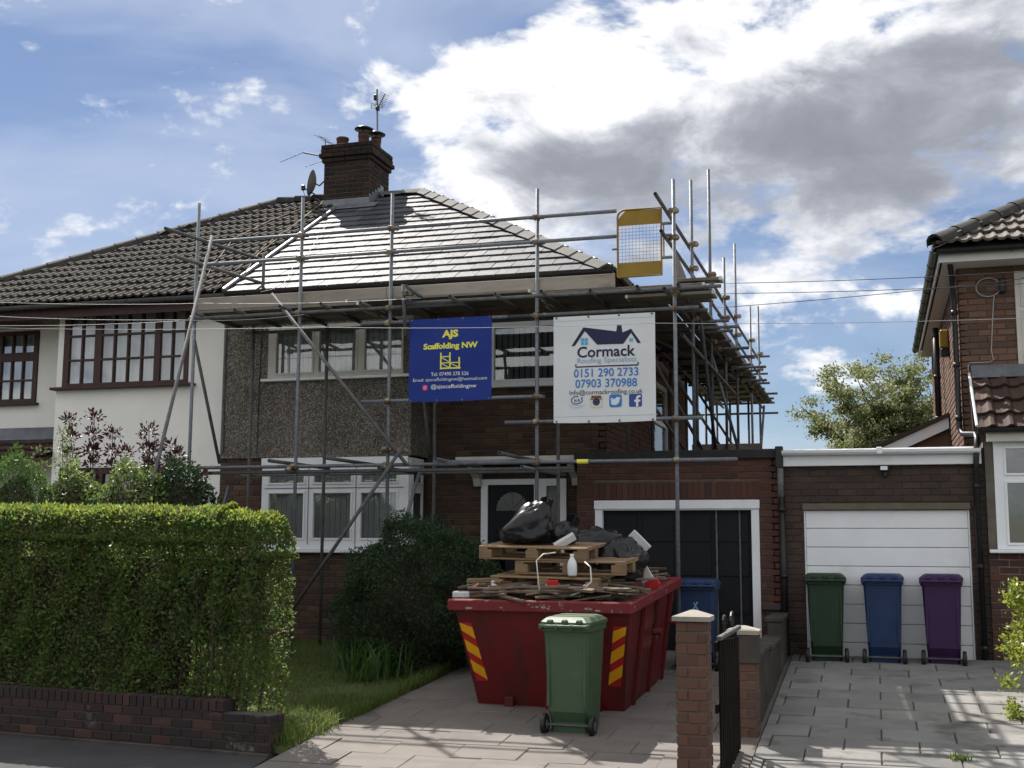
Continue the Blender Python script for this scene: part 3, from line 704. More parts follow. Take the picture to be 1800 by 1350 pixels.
def hip_deck(corners, r0, r1, mat, parent, name='roof'):
    a, b, c, d = corners; m = MB(); z = Vector((0, 0, -.05))
    P = [Vector(p)+z for p in (a, b, c, d, r0, r1)]
    m.add(P, [(0, 1, 5, 4), (1, 2, 5), (2, 3, 4, 5), (3, 0, 4), (3, 2, 1, 0)]); return m.obj(name, mat, parent)

H = thing('semi_detached_house', 'pebbledashed and brown brick semi-detached house with a new dark tiled roof', 'house', (-6.4, 16.0, 0))
# lower bay brickwork and front wall
panel((-9.27, 16.0, -.1), 0, 2.99, 2.79, [(.70, 3.2, 1.43, 2.9)], .10).obj('bay_wall', 'mortar', H)
it = bricks((-9.27, 16.0, -.1), 0, 2.99, 2.79, 'brick_brown', [(.70, 3.2, 1.43, 2.9)])
it += bricks((-6.28, 16.0, -.1), R90, .70, 1.43, 'brick_brown')
panel((-6.28, 16.0, -.1), R90, .70, 1.43, (), .10).obj('bay_return', 'mortar', H)
emit('brick', it, H, 60)
FO = [(.85, 2.11, -.2, 2.46), (.43, 2.0, 3.82, 4.74)]
fw = panel((-6.28, 16.7, -.1), 0, 2.68, 5.1, FO, .12).obj('front_wall', 'mortar', H)
emit('brick', bricks((-6.28, 16.7, -.1), 0, 2.68, 5.1, 'brick_brown', FO), fw, 170)
swy = PX(1149, 700, -3.6).y; swe = PX(1176, 760, -3.6).y; swz = 2.93
SO = [(swy-16.7, swe-16.7, swz-2.2, 4.3-2.2)]
sw = panel((-3.6, 16.7, 2.2), R90, 7.6, 2.8, SO, .12).obj('side_wall', 'mortar', H)
emit('brick', bricks((-3.6, 16.7, 2.2), R90, 7.6, 2.8, 'brick_red', SO), sw, 70)
sd_w, sd_h = swe-swy, 4.3-swz
window(H, (-3.63, swy, swz), R90, sd_w, sd_h, [(.07, sd_w-.07, .07, .62), (.07, sd_w-.07, .72, sd_h-.07)], 'upvc', sill=(.04, .07))
box('rear_wall', 'mortar', H, -9.05, -3.62, 24.1, 24.28, 0, 5.0)
box('party_wall', 'mortar', H, -9.20, -9.00, 16.2, 24.1, 0, 5.0)
# pebbledashed upper bay
PO = [(.73, 2.99, 1.15, 1.94)]
pb = panel((-9.27, 15.975, 2.68), 0, 2.99, 2.35, PO, .13).obj('pebbledash_bay', 'pebbledash', H)
panel((-6.255, 15.976, 2.68), R90, .72, 2.35, (), .13).obj('pebbledash_return', 'pebbledash', H)
m = MB(); m.bbox(-9.27, -6.235, 15.945, 15.974, 2.665, 2.74, b=.012); m.obj('bell_cast', 'pebbledash', H)
m = MB(); m.tube([(-9.235, 15.965, 2.75), (-9.235, 15.965, 4.9)], .022, 6); m.obj('edge_strip', 'galv_old_shaded', H)
m = MB(); m.tube([(-8.66, 15.968, 2.75), (-8.66, 15.966, 3.5), (-8.64, 15.968, 4.6)], .006, 4); m.obj('wall_cable', 'black_plastic', H)
box('bay_ceiling', 'soffit', H, -9.2, -6.27, 16.06, 16.68, 4.86, 4.9)
# upper bay window, three lights
W1 = window(H, (-8.54, 15.985, 3.83), 0, 2.245, .79, [(.14, .72, .085, .70), (.83, 1.41, .085, .70), (1.55, 2.12, .085, .70)], 'upvc_soft', sill=(.06, .10, 'upvc'), blind=('blind', (.02, .78), .18))
for a, b in ((.14, .72), (.83, 1.41), (1.55, 2.12)):            # dark leading across the lights
    q = MB(Matrix.Translation((-8.54, 15.985, 3.83))); q.box(a, b, .022, .027, .30, .306)
    q.obj('leading_strip', 'lead', W1)
# lower bay window: fascia, fanlights over casements
lp = [(-8.45, -7.90), (-7.74, -7.16), (-7.0, -6.46)]
X0 = -8.57
P2 = [(a-X0, b-X0, .955, 1.12) for a, b in lp] + [(a-X0, b-X0, .165, .80) for a, b in lp]
W2 = window(H, (X0, 15.985, 1.35), 0, 2.29, 1.30, P2, 'upvc', sill=(.03, .09), blind=('blind', (.02, 1.25), .30))
window(H, (-6.265, 16.03, 1.35), R90, .50, 1.30, [(.08, .42, .955, 1.12), (.08, .42, .165, .80)], 'upvc', sill=(.0, .05), blind=None, room=False)
for x in (-7.82, -7.08):
    MB().box(x-.004, x+.004, 15.976, 15.984, 1.42, 2.52).obj('mullion_joint', 'lead', W2)
MB().box(X0+.05, -6.36, 15.976, 15.984, 2.222, 2.232).obj('transom_joint', 'lead', W2)
box('window_fascia', 'upvc', W2, X0, -6.28, 15.94, 15.983, 2.545, 2.662, bev=.006)
# narrow window over the door, between the banners
window(H, (-5.85, 16.665, 3.72), 0, 1.57, .92, [(.07, .52, .08, .84), (.60, 1.50, .08, .84)], 'upvc', sill=(.06, .10), blind=('blind_dark', (.03, .88), .8))
# front door with side light
fr = panel((-5.43, 16.66, 0), 0, 1.26, 2.36, [(.10, .79, .05, 2.28), (.97, 1.17, .25, 2.26)], .09).obj('door_frame', 'upvc', H)
MB().box(-5.43+.965, -5.43+1.175, 16.69, 16.697, .24, 2.27).obj('side_light', 'glass_green', fr)
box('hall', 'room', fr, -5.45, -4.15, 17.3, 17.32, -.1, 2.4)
dm = MB(); Td = Matrix.Translation((-5.33, 16.69, .05)); dm = panel((-5.33, 16.69, .05), 0, .69, 2.23, [(.10, .60, 1.86, 2.13), (.12, .26, .75, 1.6), (.44, .58, .75, 1.6)], .045)
door = dm.obj('front_door', 'black_door', H)
q = MB(Td)                                                      # filled corners make the fan light a half moon
for sgn in (-1, 1):
    poly = [(.35+sgn*.252, -.003, 1.86)] + [(.35+sgn*.245*math.cos(t), -.003, 1.865+.262*math.sin(t)) for t in [i*math.pi/2/8 for i in range(9)]] + [(.35, -.003, 2.132), (.35+sgn*.252, -.003, 2.132)]
    q.prism(poly, (0, .02, 0))
q.obj('door_panel', 'black_door', door)
MB(Td).box(.10, .60, .018, .024, 1.86, 2.13).obj('fan_light', 'glass_green', door)
q = MB(Td)
for k in range(1, 4):
    t = math.pi*k/4; q.tube([(.35, .012, 1.87), (.35+.24*math.cos(t), .012, 1.87+.255*math.sin(t))], .006, 5)
q.obj('glazing_bar', 'lead', door)
for a in (.12, .44): MB(Td).box(a, a+.14, .018, .024, .75, 1.6).obj('door_pane', 'glass_green', door)
MB(Td).bbox(.60, .63, -.05, -.005, 1.0, 1.2, b=.008).obj('handle', 'galv', door)
# flat canopy on brackets
cn = MB(); cn.bbox(-5.62, -3.86, 16.12, 16.69, 2.56, 2.64, b=.01); cn = cn.obj('canopy', 'felt', H)
MB().bbox(-5.63, -3.85, 16.10, 16.118, 2.575, 2.645, b=.004).obj('canopy_trim', 'upvc_soft', cn)
for x in (-5.47, -4.02):
    q = MB(); q.prism([(x-.05, 16.68, 2.55), (x-.05, 16.30, 2.55), (x-.05, 16.34, 2.47), (x-.05, 16.55, 2.36), (x-.05, 16.60, 2.26), (x-.05, 16.68, 2.26)], (.10, 0, 0)); q.obj('bracket', 'upvc_soft', cn)
# roof
rf = hip_deck([(PARTY, EY, EZ), (-3.27, EY, EZ), (-3.27, 24.25, EZ), (PARTY, 24.25, EZ)], (PARTY, RY, RZ), (-7.62, RY, RZ), 'felt', H)
FR = roof_frame((PARTY, EY-.03, EZ-.02), (1, 0, 0), RZ-EZ, RY-EY)
SL = math.hypot(RZ-EZ, RY-EY)
GA, TW = SL/16, .295
lay(FR, [(.04, 0), (5.80, 0), (1.46, SL), (.04, SL)], TW, GA, lambda c: flat_tile(TW, GA, .05, 'tile_new'), 'roof_tile', rf, 4, clipper=lambda c, cx, cy: flat_tile(TW, GA, .05, 'tile_new', c, cx, cy))
FS = roof_frame((-3.25, EY, EZ-.02), (0, 1, 0), RZ-EZ, RY-EY)
lay(FS, [(0, 0), (8.7, 0), (4.35, SL)], TW, GA, lambda c: flat_tile(TW, GA, .05, 'tile_new'), 'roof_tile', rf, 5, limit=0, clipper=lambda c, cx, cy: flat_tile(TW, GA, .05, 'tile_new', c, cx, cy))
ridge_run((-3.30, EY+.0, EZ+.03), (-7.62, RY, RZ+.06), 'ridge_new', rf, 'hip_tile', .42, .16, .045, clipmat='board_end')
ridge_run((-8.42, RY, RZ+.05), (-7.60, RY, RZ+.05), 'ridge_new', rf, 'ridge_tile', .42, .15, .06)
q = MB(); a, b = Vector((PARTY, EY-.03, EZ+.04)), Vector((PARTY, RY-.6, EZ+.04+(RZ-EZ)*(RY-.57-EY)/(RY-EY)))
q.tube([a, b], .032, 6); q.obj('bonding_gutter', 'lead', rf)
box('soffit', 'soffit', H, -9.0, -3.35, 15.68, 16.69, 4.955, 4.97)
box('fascia', 'brown_wood', H, -9.0, -3.3, 15.64, 15.66, 4.93, 5.09)
box('side_fascia', 'brown_wood', H, -3.36, -3.33, 15.64, 24.2, 4.93, 5.09)
gutter(H, (-9.0, 15.50, 5.055), (-3.24, 15.50, 5.055)); gutter(H, (-3.20, 15.55, 5.05), (-3.20, 24.2, 5.05))
# chimney
CX0, CX1, CY0, CY1 = -9.36, -8.47, 19.42, 20.30
ch = MB().box(CX0, CX1, CY0, CY1, 6.6, 8.52).obj('chimney', 'mortar', H)
it = bricks((CX0, CY0, 7.19), 0, CX1-CX0, 1.07, 'brick_soot') + bricks((CX1, CY0, 7.19), R90, CY1-CY0, 1.07, 'brick_soot')
for k, (e, z, hh) in enumerate(((.035, 8.26, .083), (.075, 8.343, .083), (.05, 8.426, .166))):
    it += bricks((CX0-e, CY0-e, z), 0, CX1-CX0+2*e, hh, 'brick_soot', off=.06*k) + bricks((CX1+e, CY0-e, z), R90, CY1-CY0+2*e, hh, 'brick_soot', off=.09*k)
    MB().box(CX0-e+.004, CX1+e-.004, CY0-e+.004, CY1+e-.004, z+.004, z+hh-.006).obj('corbel', 'brick_soot', ch)
emit('brick', it, ch, 150)
q = MB(); q.add([(CX0-.03, CY0-.03, 8.593), (CX1+.03, CY0-.03, 8.593), (CX1+.03, CY1+.03, 8.593), (CX0-.03, CY1+.03, 8.593), (CX0+.2, CY0+.2, 8.68), (CX1-.2, CY0+.2, 8.68), (CX1-.2, CY1-.2, 8.68), (CX0+.2, CY1-.2, 8.68)],
              [(4, 5, 6, 7), (0, 1, 5, 4), (1, 2, 6, 5), (2, 3, 7, 6), (3, 0, 4, 7)]); q.obj('flaunching', 'concrete', ch)
def pot(x, y, z, r, h, cowl):
    q = MB(); q.lathe([(r*1.05, 0), (r, .03), (r*.92, h*.8), (r*1.02, h*.84), (r*1.02, h), (r*.8, h), (r*.78, h-.12)], (x, y, z), 18); p = q.obj('chimney_pot', 'terracotta', ch, True)
    if cowl:
        MB().lathe([(r*.98, 0), (r*.98, .05)], (x, y, z+h-.01), 16).obj('cowl_collar', 'black_plastic', p, True)
        q = MB(); q.lathe([(.17, .10), (.175, .115), (.10, .155), (.02, .175)], (x, y, z+h), 18)
        for k in range(3): a = k*2.1; q.tube([(x+r*math.cos(a), y+r*math.sin(a), z+h), (x+r*1.1*math.cos(a), y+r*1.1*math.sin(a), z+h+.12)], .008, 5)
        q.obj('cowl', 'black_plastic', p, True)
pot(-9.15, 19.72, 8.58, .115, .23, False); pot(-8.72, 19.70, 8.60, .105, .22, True); pot(-8.64, 20.08, 8.58, .095, .26, True); pot(-9.1, 20.1, 8.58, .10, .18, False)
k_ = (RZ-EZ)/(RY-EY)
q = MB(); zf = EZ+.03+(CY0-EY)*k_
q.prism([(CX0-.02, CY0-.2, zf-.2*k_+.02), (CX1+.20, CY0-.2, zf-.2*k_+.02), (CX1+.20, CY0-.005, zf+.02), (CX0-.02, CY0-.005, zf+.02)], (0, 0, .012)); q.bbox(CX0-.01, CX1+.01, CY0-.03, CY0-.013, zf-.02, zf+.13, b=.003); q.obj('lead_apron', 'lead', ch)
q = MB()
for i in range(5): y = CY0-.03+i*.12; z = EZ+.02+(y-EY)*k_; q.bbox(CX1+.013, CX1+.02+.002*i, y, y+.14, z-.02, z+.22, b=.003)
q.obj('stepped_flashing', 'lead', ch)

# ------------------------------------------------------------------ the white neighbour
Wh = thing('white_house', 'white rendered semi-detached house with dark brown windows and an old mossy roof', 'house', (-12.0, 16.0, 0))
WO = [(.12, 2.33, 3.87, 5.05), (.15, 2.3, 1.4, 2.62)]
panel((-12.20, 16.0, -.05), 0, 2.93, 5.0, WO, .12).obj('bay_wall', 'render_white', Wh)
WL = [(.6, 2.9, 3.75, 4.94)]
panel((-16.0, 16.7, -.05), 0, 3.80, 5.0, WL, .12).obj('front_wall', 'render_white', Wh)
panel((-12.20, 16.0, -.05), R90, .70, 5.0, (), .001).obj('bay_return', 'render_white', Wh)
box('rear_wall', 'render_white', Wh, -15, -9.25, 24.1, 24.25, 0, 5); box('end_wall', 'render_white', Wh, -16.0, -15.9, 16.83, 24.1, 0, 5)
def grid(x0, x1, zs, cols, bar=.028):
    w = (x1-x0-bar*(cols-1))/cols; return [(x0+i*(w+bar), x0+i*(w+bar)+w, a, b) for i in range(cols) for a, b in zs]
zr = [(.06, .41), (.44, .79), (.82, 1.13)]
pn = grid(.10, .56, zr, 2) + grid(.68, 1.62, zr, 4) + grid(1.72, 2.14, zr, 2)
window(Wh, (-12.09, 15.985, 3.82), 0, 2.215, 1.20, pn, 'brown_wood', 'glass', bead=0, sill=(.14, .12, 'brown_wood'), net=(.03, 1.17))
zl = [(.07, .36), (.39, .70), (.84, 1.14)]
pl = grid(.10, .72, zl, 3) + grid(.84, 1.46, zl, 3) + grid(1.58, 2.20, zl, 3)
window(Wh, (-15.40, 16.685, 3.70), 0, 2.29, 1.20, pl, 'brown_wood', 'glass', bead=0, sill=(.06, .10, 'brown_wood'), net=(.03, 1.17))
window(Wh, (-12.05, 15.985, 1.35), 0, 2.15, 1.22, grid(.1, .66, [(.1, .80), (.86, 1.12)], 1) + grid(.78, 1.37, [(.1, .80), (.86, 1.12)], 1) + grid(1.49, 2.05, [(.1, .80), (.86, 1.12)], 1), 'brown_wood', sill=(.05, .1, 'brown_wood'), net=(.03, 1.2))
box('fascia', 'brown_wood', Wh, -14.8, -9.0, 15.66, 15.69, 4.86, 5.085); box('soffit', 'brown_wood', Wh, -14.8, -9.28, 15.70, 16.69, 4.955, 4.975)
gutter(Wh, (-14.8, 15.52, 5.05), (-9.02, 15.52, 5.05), 'galv_old_shaded')
# porch roof low on the left
q = MB(); q.prism([(-16.5, 16.69, 3.10), (-16.5, 15.85, 2.72), (-12.24, 15.85, 2.72), (-12.24, 16.69, 3.10)], (0, 0, -.06)); pr = q.obj('porch_roof', 'tile_brown', Wh)
q = MB(); q.prism([(-16.5, 16.68, 3.28), (-16.5, 16.54, 3.07), (-12.23, 16.54, 3.07), (-12.23, 16.68, 3.28)], (0, -.012, .008)); q.obj('lead_flashing', 'lead', pr)
FP = roof_frame((-16.5, 15.84, 2.735), (1, 0, 0), .38, .85)
lay(FP, [(0, 0), (4.25, 0), (4.25, .80), (0, .80)], .27, .27, lambda c: roll_tile(.27, .27, .04, 'tile_brown', .014, 1), 'roof_tile', pr, 8, stagger=False)
rw = hip_deck([(-14.85, EY, EZ), (PARTY, EY, EZ), (PARTY, 24.25, EZ), (-14.85, 24.25, EZ)], (-10.5, RY, RZ), (PARTY, RY, RZ), 'felt', Wh)
FW = roof_frame((-14.85, EY-.04, EZ-.01), (1, 0, 0), RZ-EZ, RY-EY); TW2 = .30
lay(FW, [(0, 0), (5.76, 0), (5.76, SL), (4.35, SL)], TW2, GA, lambda c: roll_tile(TW2, GA, .05, 'tile_old', .032, 2), 'roof_tile', rw, 9, stagger=False, jit=.012)
FW2 = roof_frame((-14.85, 24.25, EZ-.01), (0, -1, 0), RZ-EZ, RY-EY)
lay(FW2, [(0, 0), (8.7, 0), (4.35, SL)], TW2, GA, lambda c: roll_tile(TW2, GA, .05, 'tile_old', .032, 2), 'roof_tile', rw, 10, stagger=False, jit=.012, limit=0)
ridge_run((-14.85, EY, EZ+.04), (-10.5, RY, RZ+.06), 'ridge_old', rw, 'hip_tile', .40, half_round=True)
ridge_run((-10.5, RY, RZ+.06), (-9.42, RY, RZ+.05), 'ridge_old', rw, 'ridge_tile', .40, half_round=True)

# ------------------------------------------------------------------ garage of the re-roofed house
G = thing('brown_brick_garage', 'flat-roofed brown brick garage with a black panelled door in a white frame', 'garage', (-2.5, 16, 0))
gx0, gx1 = -3.85, -1.19; GO = [(-3.61-gx0, -1.44-gx0, -.2, 2.12), (-3.62-gx0, -1.43-gx0, 2.12, 2.37)]
gw = panel((gx0, 16, -.1), 0, gx1-gx0, 2.72, GO[:1], .11).obj('front_wall', 'mortar', G)
it = bricks((gx0, 16, -.1), 0, gx1-gx0, 2.72, 'brick_red', GO)
sm = unit_brick('brick_red'); n = 28; ww = (-1.43+3.62)/n
for i in range(n):                                              # soldier course over the door
    x = -3.62+ww*(i+.5); it.append((sm, Matrix.Translation((x, 15.986+random.uniform(-.003, .003), 2.145)) @ Matrix.Diagonal((ww-.010, .045, .235, 1)), .13))
emit('brick', it, gw, 240)
panel((gx1, 16.0, -.1), R90, 6.0, 2.7, (), .1).obj('side_wall', 'mortar', G)
emit('brick', bricks((gx1, 16.0, -.1), R90, 6.0, 2.7, 'brick_red'), G, 10)
MB().box(gx0-.03, gx1+.05, 15.95, 22, 2.615, 2.66).obj('flat_roof', 'felt', G)
MB().bbox(gx0-.03, gx1+.05, 15.93, 15.975, 2.55, 2.672, b=.01).obj('parapet_edge', 'felt', G)
gf = panel((-3.605, 15.99, -.05), 0, 2.16, 2.07, [(.10, 2.06, -.1, 1.94)], .09).obj('door_frame', 'upvc', G)
MB().bbox(-3.615, -1.435, 15.965, 15.988, 1.905, 2.02, b=.006).obj('frame_head', 'upvc', gf)
gd = MB().box(-3.51, -1.53, 16.085, 16.12, -.05, 1.9).obj('garage_door', 'black_door', G)
for i in range(4):
    for a, b in ((.05, .5), (.56, .98), (1.04, 1.42), (1.48, 1.84)):
        x = -3.47+i*.49; MB().bbox(x, x+.41, 16.068, 16.084, a, b, b=.01).obj('door_panel', 'black_door', gd)
for x in (-2.01, -1.99+.28): MB().box(x, x+.02, 16.045, 16.067, .1, 1.88).obj('door_edge', 'galv_old_shaded', gd)
MB().bbox(-1.43, -1.19, 15.93, 15.984, .62, .70, b=.01).obj('stone_block', 'concrete', G)
downpipe(G, [(-1.16, 15.93, 2.42), (-1.16, 15.93, 2.02)], 'galv_old_shaded', .04); downpipe(G, [(-1.15, 15.92, 2.05), (-1.14, 15.92, .05)], r=.042)
MB().bbox(-1.22, -1.12, 15.90, 15.985, 2.42, 2.70, b=.01).obj('rain_hopper', 'black_plastic', G)

# ------------------------------------------------------------------ garage of the house on the right
G2 = thing('white_door_garage', 'dull brown brick garage with a white sectional door and white fascia', 'garage', (.1, 16, 0))
G2O = [(-.885+1.14, 1.10+1.14, -.2, 2.06)]
g2w = panel((-1.14, 16.02, -.1), 0, 2.70, 2.74, [(-.885+1.14, 1.10+1.14, -.2, 1.98)], .11).obj('front_wall', 'mortar_dark', G2)
emit('brick', bricks((-1.14, 16.02, -.1), 0, 2.70, 2.74, 'brick_dull', G2O), g2w, 260)
MB().box(-1.14, 1.5, 16.14, 22, 2.58, 2.63).obj('flat_roof', 'felt', G2)
q = MB(); q.bbox(-1.14, 1.26, 15.93, 15.99, 2.44, 2.655, b=.006); q.obj('fascia', 'upvc', G2)
gutter(G2, (-1.13, 15.87, 2.635), (1.25, 15.87, 2.625), 'upvc', .062)
MB().bbox(.03, .10, 15.80, 15.925, 2.57, 2.66, b=.01).obj('gutter_joint', 'upvc', G2)
MB().bbox(-.90, 1.115, 15.985, 16.02, 1.885, 1.965, b=.006).obj('door_lintel', 'lintel', G2)
g2d = MB().box(-.885, 1.10, 16.075, 16.10, -.1, 1.885).obj('garage_door', 'upvc', G2)
for i in range(8):
    z = .0+i*.236; MB().bbox(-.865, 1.08, 16.045, 16.074, z-.06 if i == 0 else z+.004, min(z+.232, 1.88), b=.006).obj('door_panel', 'upvc', g2d)
for x in (-.885, 1.082): MB().box(x, x+.018, 16.03, 16.074, -.1, 1.885).obj('door_track', 'upvc', g2d)
sl_ = thing('security_light', 'small black security light with white glass above the white garage door', 'light', (.10, 15.98, 2.36))
MB().bbox(.06, .17, 15.90, 15.98, 2.37, 2.43, b=.01).obj('lamp_body', 'black_plastic', sl_); MB().bbox(.07, .155, 15.885, 15.90, 2.375, 2.425, b=.004).obj('lamp_glass', 'upvc', sl_); MB().bbox(.10, .15, 15.93, 16.0, 2.29, 2.362, b=.01).obj('sensor', 'black_plastic', sl_)

# ------------------------------------------------------------------ house on the right
RH = thing('brick_house', 'brown brick house at the right edge with white soffits and brown tiled porch roof', 'house', (3.0, 16.7, 0))
RO = [(.70, 2.2, 3.58, 5.0)]
rwl = panel((1.13, 16.7, 0), 0, 5, 5.06, [(.70, 2.2, 3.55, 4.98)], .12).obj('front_wall', 'mortar', RH)
emit('brick', bricks((1.13, 16.7, 0), 0, 5, 5.06, 'brick_orange', RO, keep=lambda u, v: u < 1.6 and v > 2.4), rwl, 150)
rsw = panel((1.13, 24.5, 0), -R90, 7.8, 5.06, (), .12).obj('side_wall', 'mortar', RH)
emit('brick', bricks((1.13, 24.5, 0), -R90, 7.8, 5.06, 'brick_orange', keep=lambda u, v: v > 2.4), rsw, 90)
box('rear_wall', 'mortar', RH, 1.25, 6.1, 24.4, 24.5, 0, 5); box('end_wall', 'mortar', RH, 6.0, 6.13, 16.83, 24.4, 0, 5)
window(RH, (1.82, 16.67, 3.56), 0, 1.55, 1.42, [(.09, .70, .98, 1.33), (.09, .70, .10, .88), (.85, 1.46, .10, 1.33)], 'upvc_soft', sill=(.05, .09, 'upvc'), net=(.03, 1.4))
MB().box(.93, 6.2, 16.24, 16.69, 5.06, 5.08).obj('soffit', 'soffit', RH); MB().box(.93, 1.12, 16.69, 24.5, 5.06, 5.08).obj('side_soffit', 'soffit', RH)
MB().box(.90, 6.2, 16.22, 16.24, 5.05, 5.20).obj('fascia', 'soffit', RH); MB().box(.88, .90, 16.22, 24.5, 5.05, 5.20).obj('side_fascia', 'soffit', RH)
gutter(RH, (.86, 16.16, 5.20), (6.2, 16.16, 5.20)); gutter(RH, (.83, 24.5, 5.20), (.83, 16.14, 5.20))
re_, rr_ = .85, 4.4
rr = hip_deck([(re_, 16.15, 5.25), (6.6, 16.15, 5.25), (6.6, 24.6, 5.25), (re_, 24.6, 5.25)], (re_+4.2, 20.35, 7.77), (6.3, 20.35, 7.77), 'felt', RH)
FQ = roof_frame((re_, 16.11, 5.25), (1, 0, 0), 2.52, 4.2); SQ = math.hypot(2.52, 4.2)
lay(FQ, [(0, 0), (5.7, 0), (5.7, SQ), (4.2, SQ)], .30, .33, lambda c: roll_tile(.30, .33, .05, 'tile_pale', .03, 2), 'roof_tile', rr, 12, stagger=False, jit=.01, limit=80)
FQ2 = roof_frame((re_, 24.6, 5.25), (0, -1, 0), 2.52, 4.2)
lay(FQ2, [(0, 0), (8.45, 0), (4.25, SQ)], .30, .33, lambda c: roll_tile(.30, .33, .05, 'tile_pale', .03, 2), 'roof_tile', rr, 13, stagger=False, jit=.01, limit=0)
ridge_run((re_-.02, 16.10, 5.30), (re_+4.2, 20.35, 7.83), 'ridge_old', rr, 'hip_tile', .40, half_round=True)
# tiled roof over the front bay, bay window below
bx = 1.24
q = MB(); q.prism([(bx, 16.68, 3.60), (bx, 15.86, 2.84), (6, 15.86, 2.84), (6, 16.68, 3.60)], (0, 0, -.05)); br = q.obj('bay_roof', 'felt', RH)
FB = roof_frame((bx, 15.82, 2.84), (1, 0, 0), .76, .82)
lay(FB, [(0, 0), (4.7, 0), (4.7, 1.12), (0, 1.12)], .215, .28, lambda c: roll_tile(.215, .28, .05, 'tile_brown', .04, 1), 'roof_tile', br, 14, stagger=False, jit=.006)
q = MB(); q.prism([(bx+.0, 16.685, 3.76), (bx+.0, 16.55, 3.58), (3.0, 16.55, 3.58), (3.0, 16.685, 3.76)], (0, -.012, .008)); q.obj('lead_flashing', 'lead', br)
MB().tube([(bx-.02, 15.84, 2.90), (bx-.02, 16.66, 3.66)], .018, 6).obj('verge_strip', 'upvc', br)
gutter(RH, (bx-.02, 15.76, 2.86), (5.5, 15.76, 2.86))
MB().bbox(bx+.08, 5.5, 15.82, 15.86, 2.70, 2.82, b=.006).obj('bay_fascia', 'upvc_soft', RH)
panel((1.30, 15.95, 0), 0, 4.0, 2.72, [(.10, 4.0, 1.38, 2.7)], .10).obj('bay_wall', 'mortar_light', RH)
emit('brick', bricks((1.30, 15.95, 0), 0, 1.4, 1.36, 'brick_red'), RH, 60)
panel((1.30, 16.7, 0), -R90, .75, 2.72, (), .1).obj('bay_cheek', 'mortar_light', RH)
window(RH, (1.40, 15.93, 1.40), 0, 1.9, 1.31, [(.14, .95, .92, 1.22), (.14, .95, .08, .80), (1.1, 1.8, .08, 1.22)], 'upvc', sill=(.10, .12), blind=None)
downpipe(RH, [(1.02, 16.35, 5.12), (1.05, 16.62, 4.92), (1.07, 16.66, 4.6), (1.07, 16.66, 2.95), (1.10, 16.5, 2.86), (1.22, 16.1, 2.82), (1.22, 15.95, 2.75), (1.20, 15.86, 2.55), (1.19, 15.94, 2.35), (1.20, 15.94, .03)], r=.036)
downpipe(RH, [(1.02, 20.6, 4.95), (1.02, 20.6, 3.35)], r=.05)
ab = thing('alarm_box', 'small yellow and dark box under the eaves on the right house side wall', 'alarm box', (1.08, 18.9, 4.4))
MB().bbox(.99, 1.115, 18.8, 19.0, 4.35, 4.62, b=.02).obj('box_cover', 'gate_yellow', ab); MB().bbox(1.0, 1.115, 18.84, 18.96, 4.22, 4.345, b=.01).obj('box_base', 'black_plastic', ab)
wc = thing('wall_lead', 'pale cable looped on the brown brick wall by the upper window', 'cable', (1.5, 16.66, 4.6))
q = MB(); cp = PY(1737, 505, 16.67)
q.tube([cp+Vector((.15*math.cos(t), 0, .125*math.sin(t))) for t in [i*.42 for i in range(16)]], .008, 5)
q.tube([cp+Vector((.07, -.003, -.12)), cp+Vector((.055, -.003, -.2)), Vector((1.50, 16.665, 3.95)), Vector((1.52, 16.665, 3.83)), Vector((1.47, 16.665, 3.80)), Vector((1.24, 16.665, 3.80)), Vector((1.21, 16.665, 3.76)), Vector((1.235, 16.665, 2.9))], .007, 5); q.obj('cable', 'cable_grey', wc)
MB().bbox(cp.x+.13, cp.x+.21, 16.60, 16.69, cp.z-.09, cp.z+.1, b=.015).obj('junction_box', 'black_plastic', wc)
# lean-to behind the garages, against the side wall
LT = thing('rear_extension', 'gabled rear extension with white bargeboard behind the flat garage roof', 'extension', (.6, 19.5, 0))
ga, gb = PY(1540, 790, 19.5), PY(1692, 724, 19.5)
MB().prism([(ga.x, 19.56, 0), (1.12, 19.56, 0), (1.12, 19.56, gb.z-.12), (ga.x, 19.56, ga.z-.12)], (0, 3, 0)).obj('gable_wall', 'brick_orange', LT)
MB().prism([(ga.x-.25, 19.44, ga.z-.30), (1.10, 19.44, gb.z-.25), (1.10, 19.44, gb.z-.08), (ga.x-.25, 19.44, ga.z-.13)], (0, .03, 0)).obj('bargeboard', 'upvc', LT)
MB().prism([(ga.x-.3, 19.40, ga.z-.13), (1.11, 19.40, gb.z-.075), (1.11, 19.40, gb.z-.01), (ga.x-.3, 19.40, ga.z-.065)], (0, 3.2, 0)).obj('roof', 'tile_brown', LT)

# ------------------------------------------------------------------ scaffold
SC = thing('scaffold', 'galvanised tube and board scaffold wrapped round the house under the new roof', 'scaffold', (-6, 14.6, 0))
def tb(name, a, b, mat='galv'): return MB().pipe(a, b).obj(name, mat, SC, True)
YO, YI, XS = 14.6, 15.55, -2.31
_cp = None
def coupler(p, axis='x'):
    """right-angle coupler: two bands, a saddle and the bolt flaps"""
    global _cp
    if _cp is None:
        m = MB(); m.tube([(0, 0, -.028), (0, 0, .028)], .033, 8); m.bbox(-.03, .03, -.06, -.02, -.03, .03, b=.008); m.tube([(-.028, -.05, 0), (.028, -.05, 0)], .033, 8)
        m.bbox(.02, .085, -.012, .012, -.016, .016, b=.004); m.bbox(-.085, -.02, -.02, .004, -.012, .012, b=.004); m.tube([(.06, -.03, 0), (.06, .05, 0)], .008, 5)
        _cp = m.mesh('coupler', 'coupler')
    o = link('coupler', _cp, SC); o.matrix_basis = Matrix.Translation(p) @ Matrix.Rotation({'x': 0, 'y': R90}[axis]+random.uniform(-.15, .15), 4, 'Z') @ Matrix.Scale(1.15, 4)
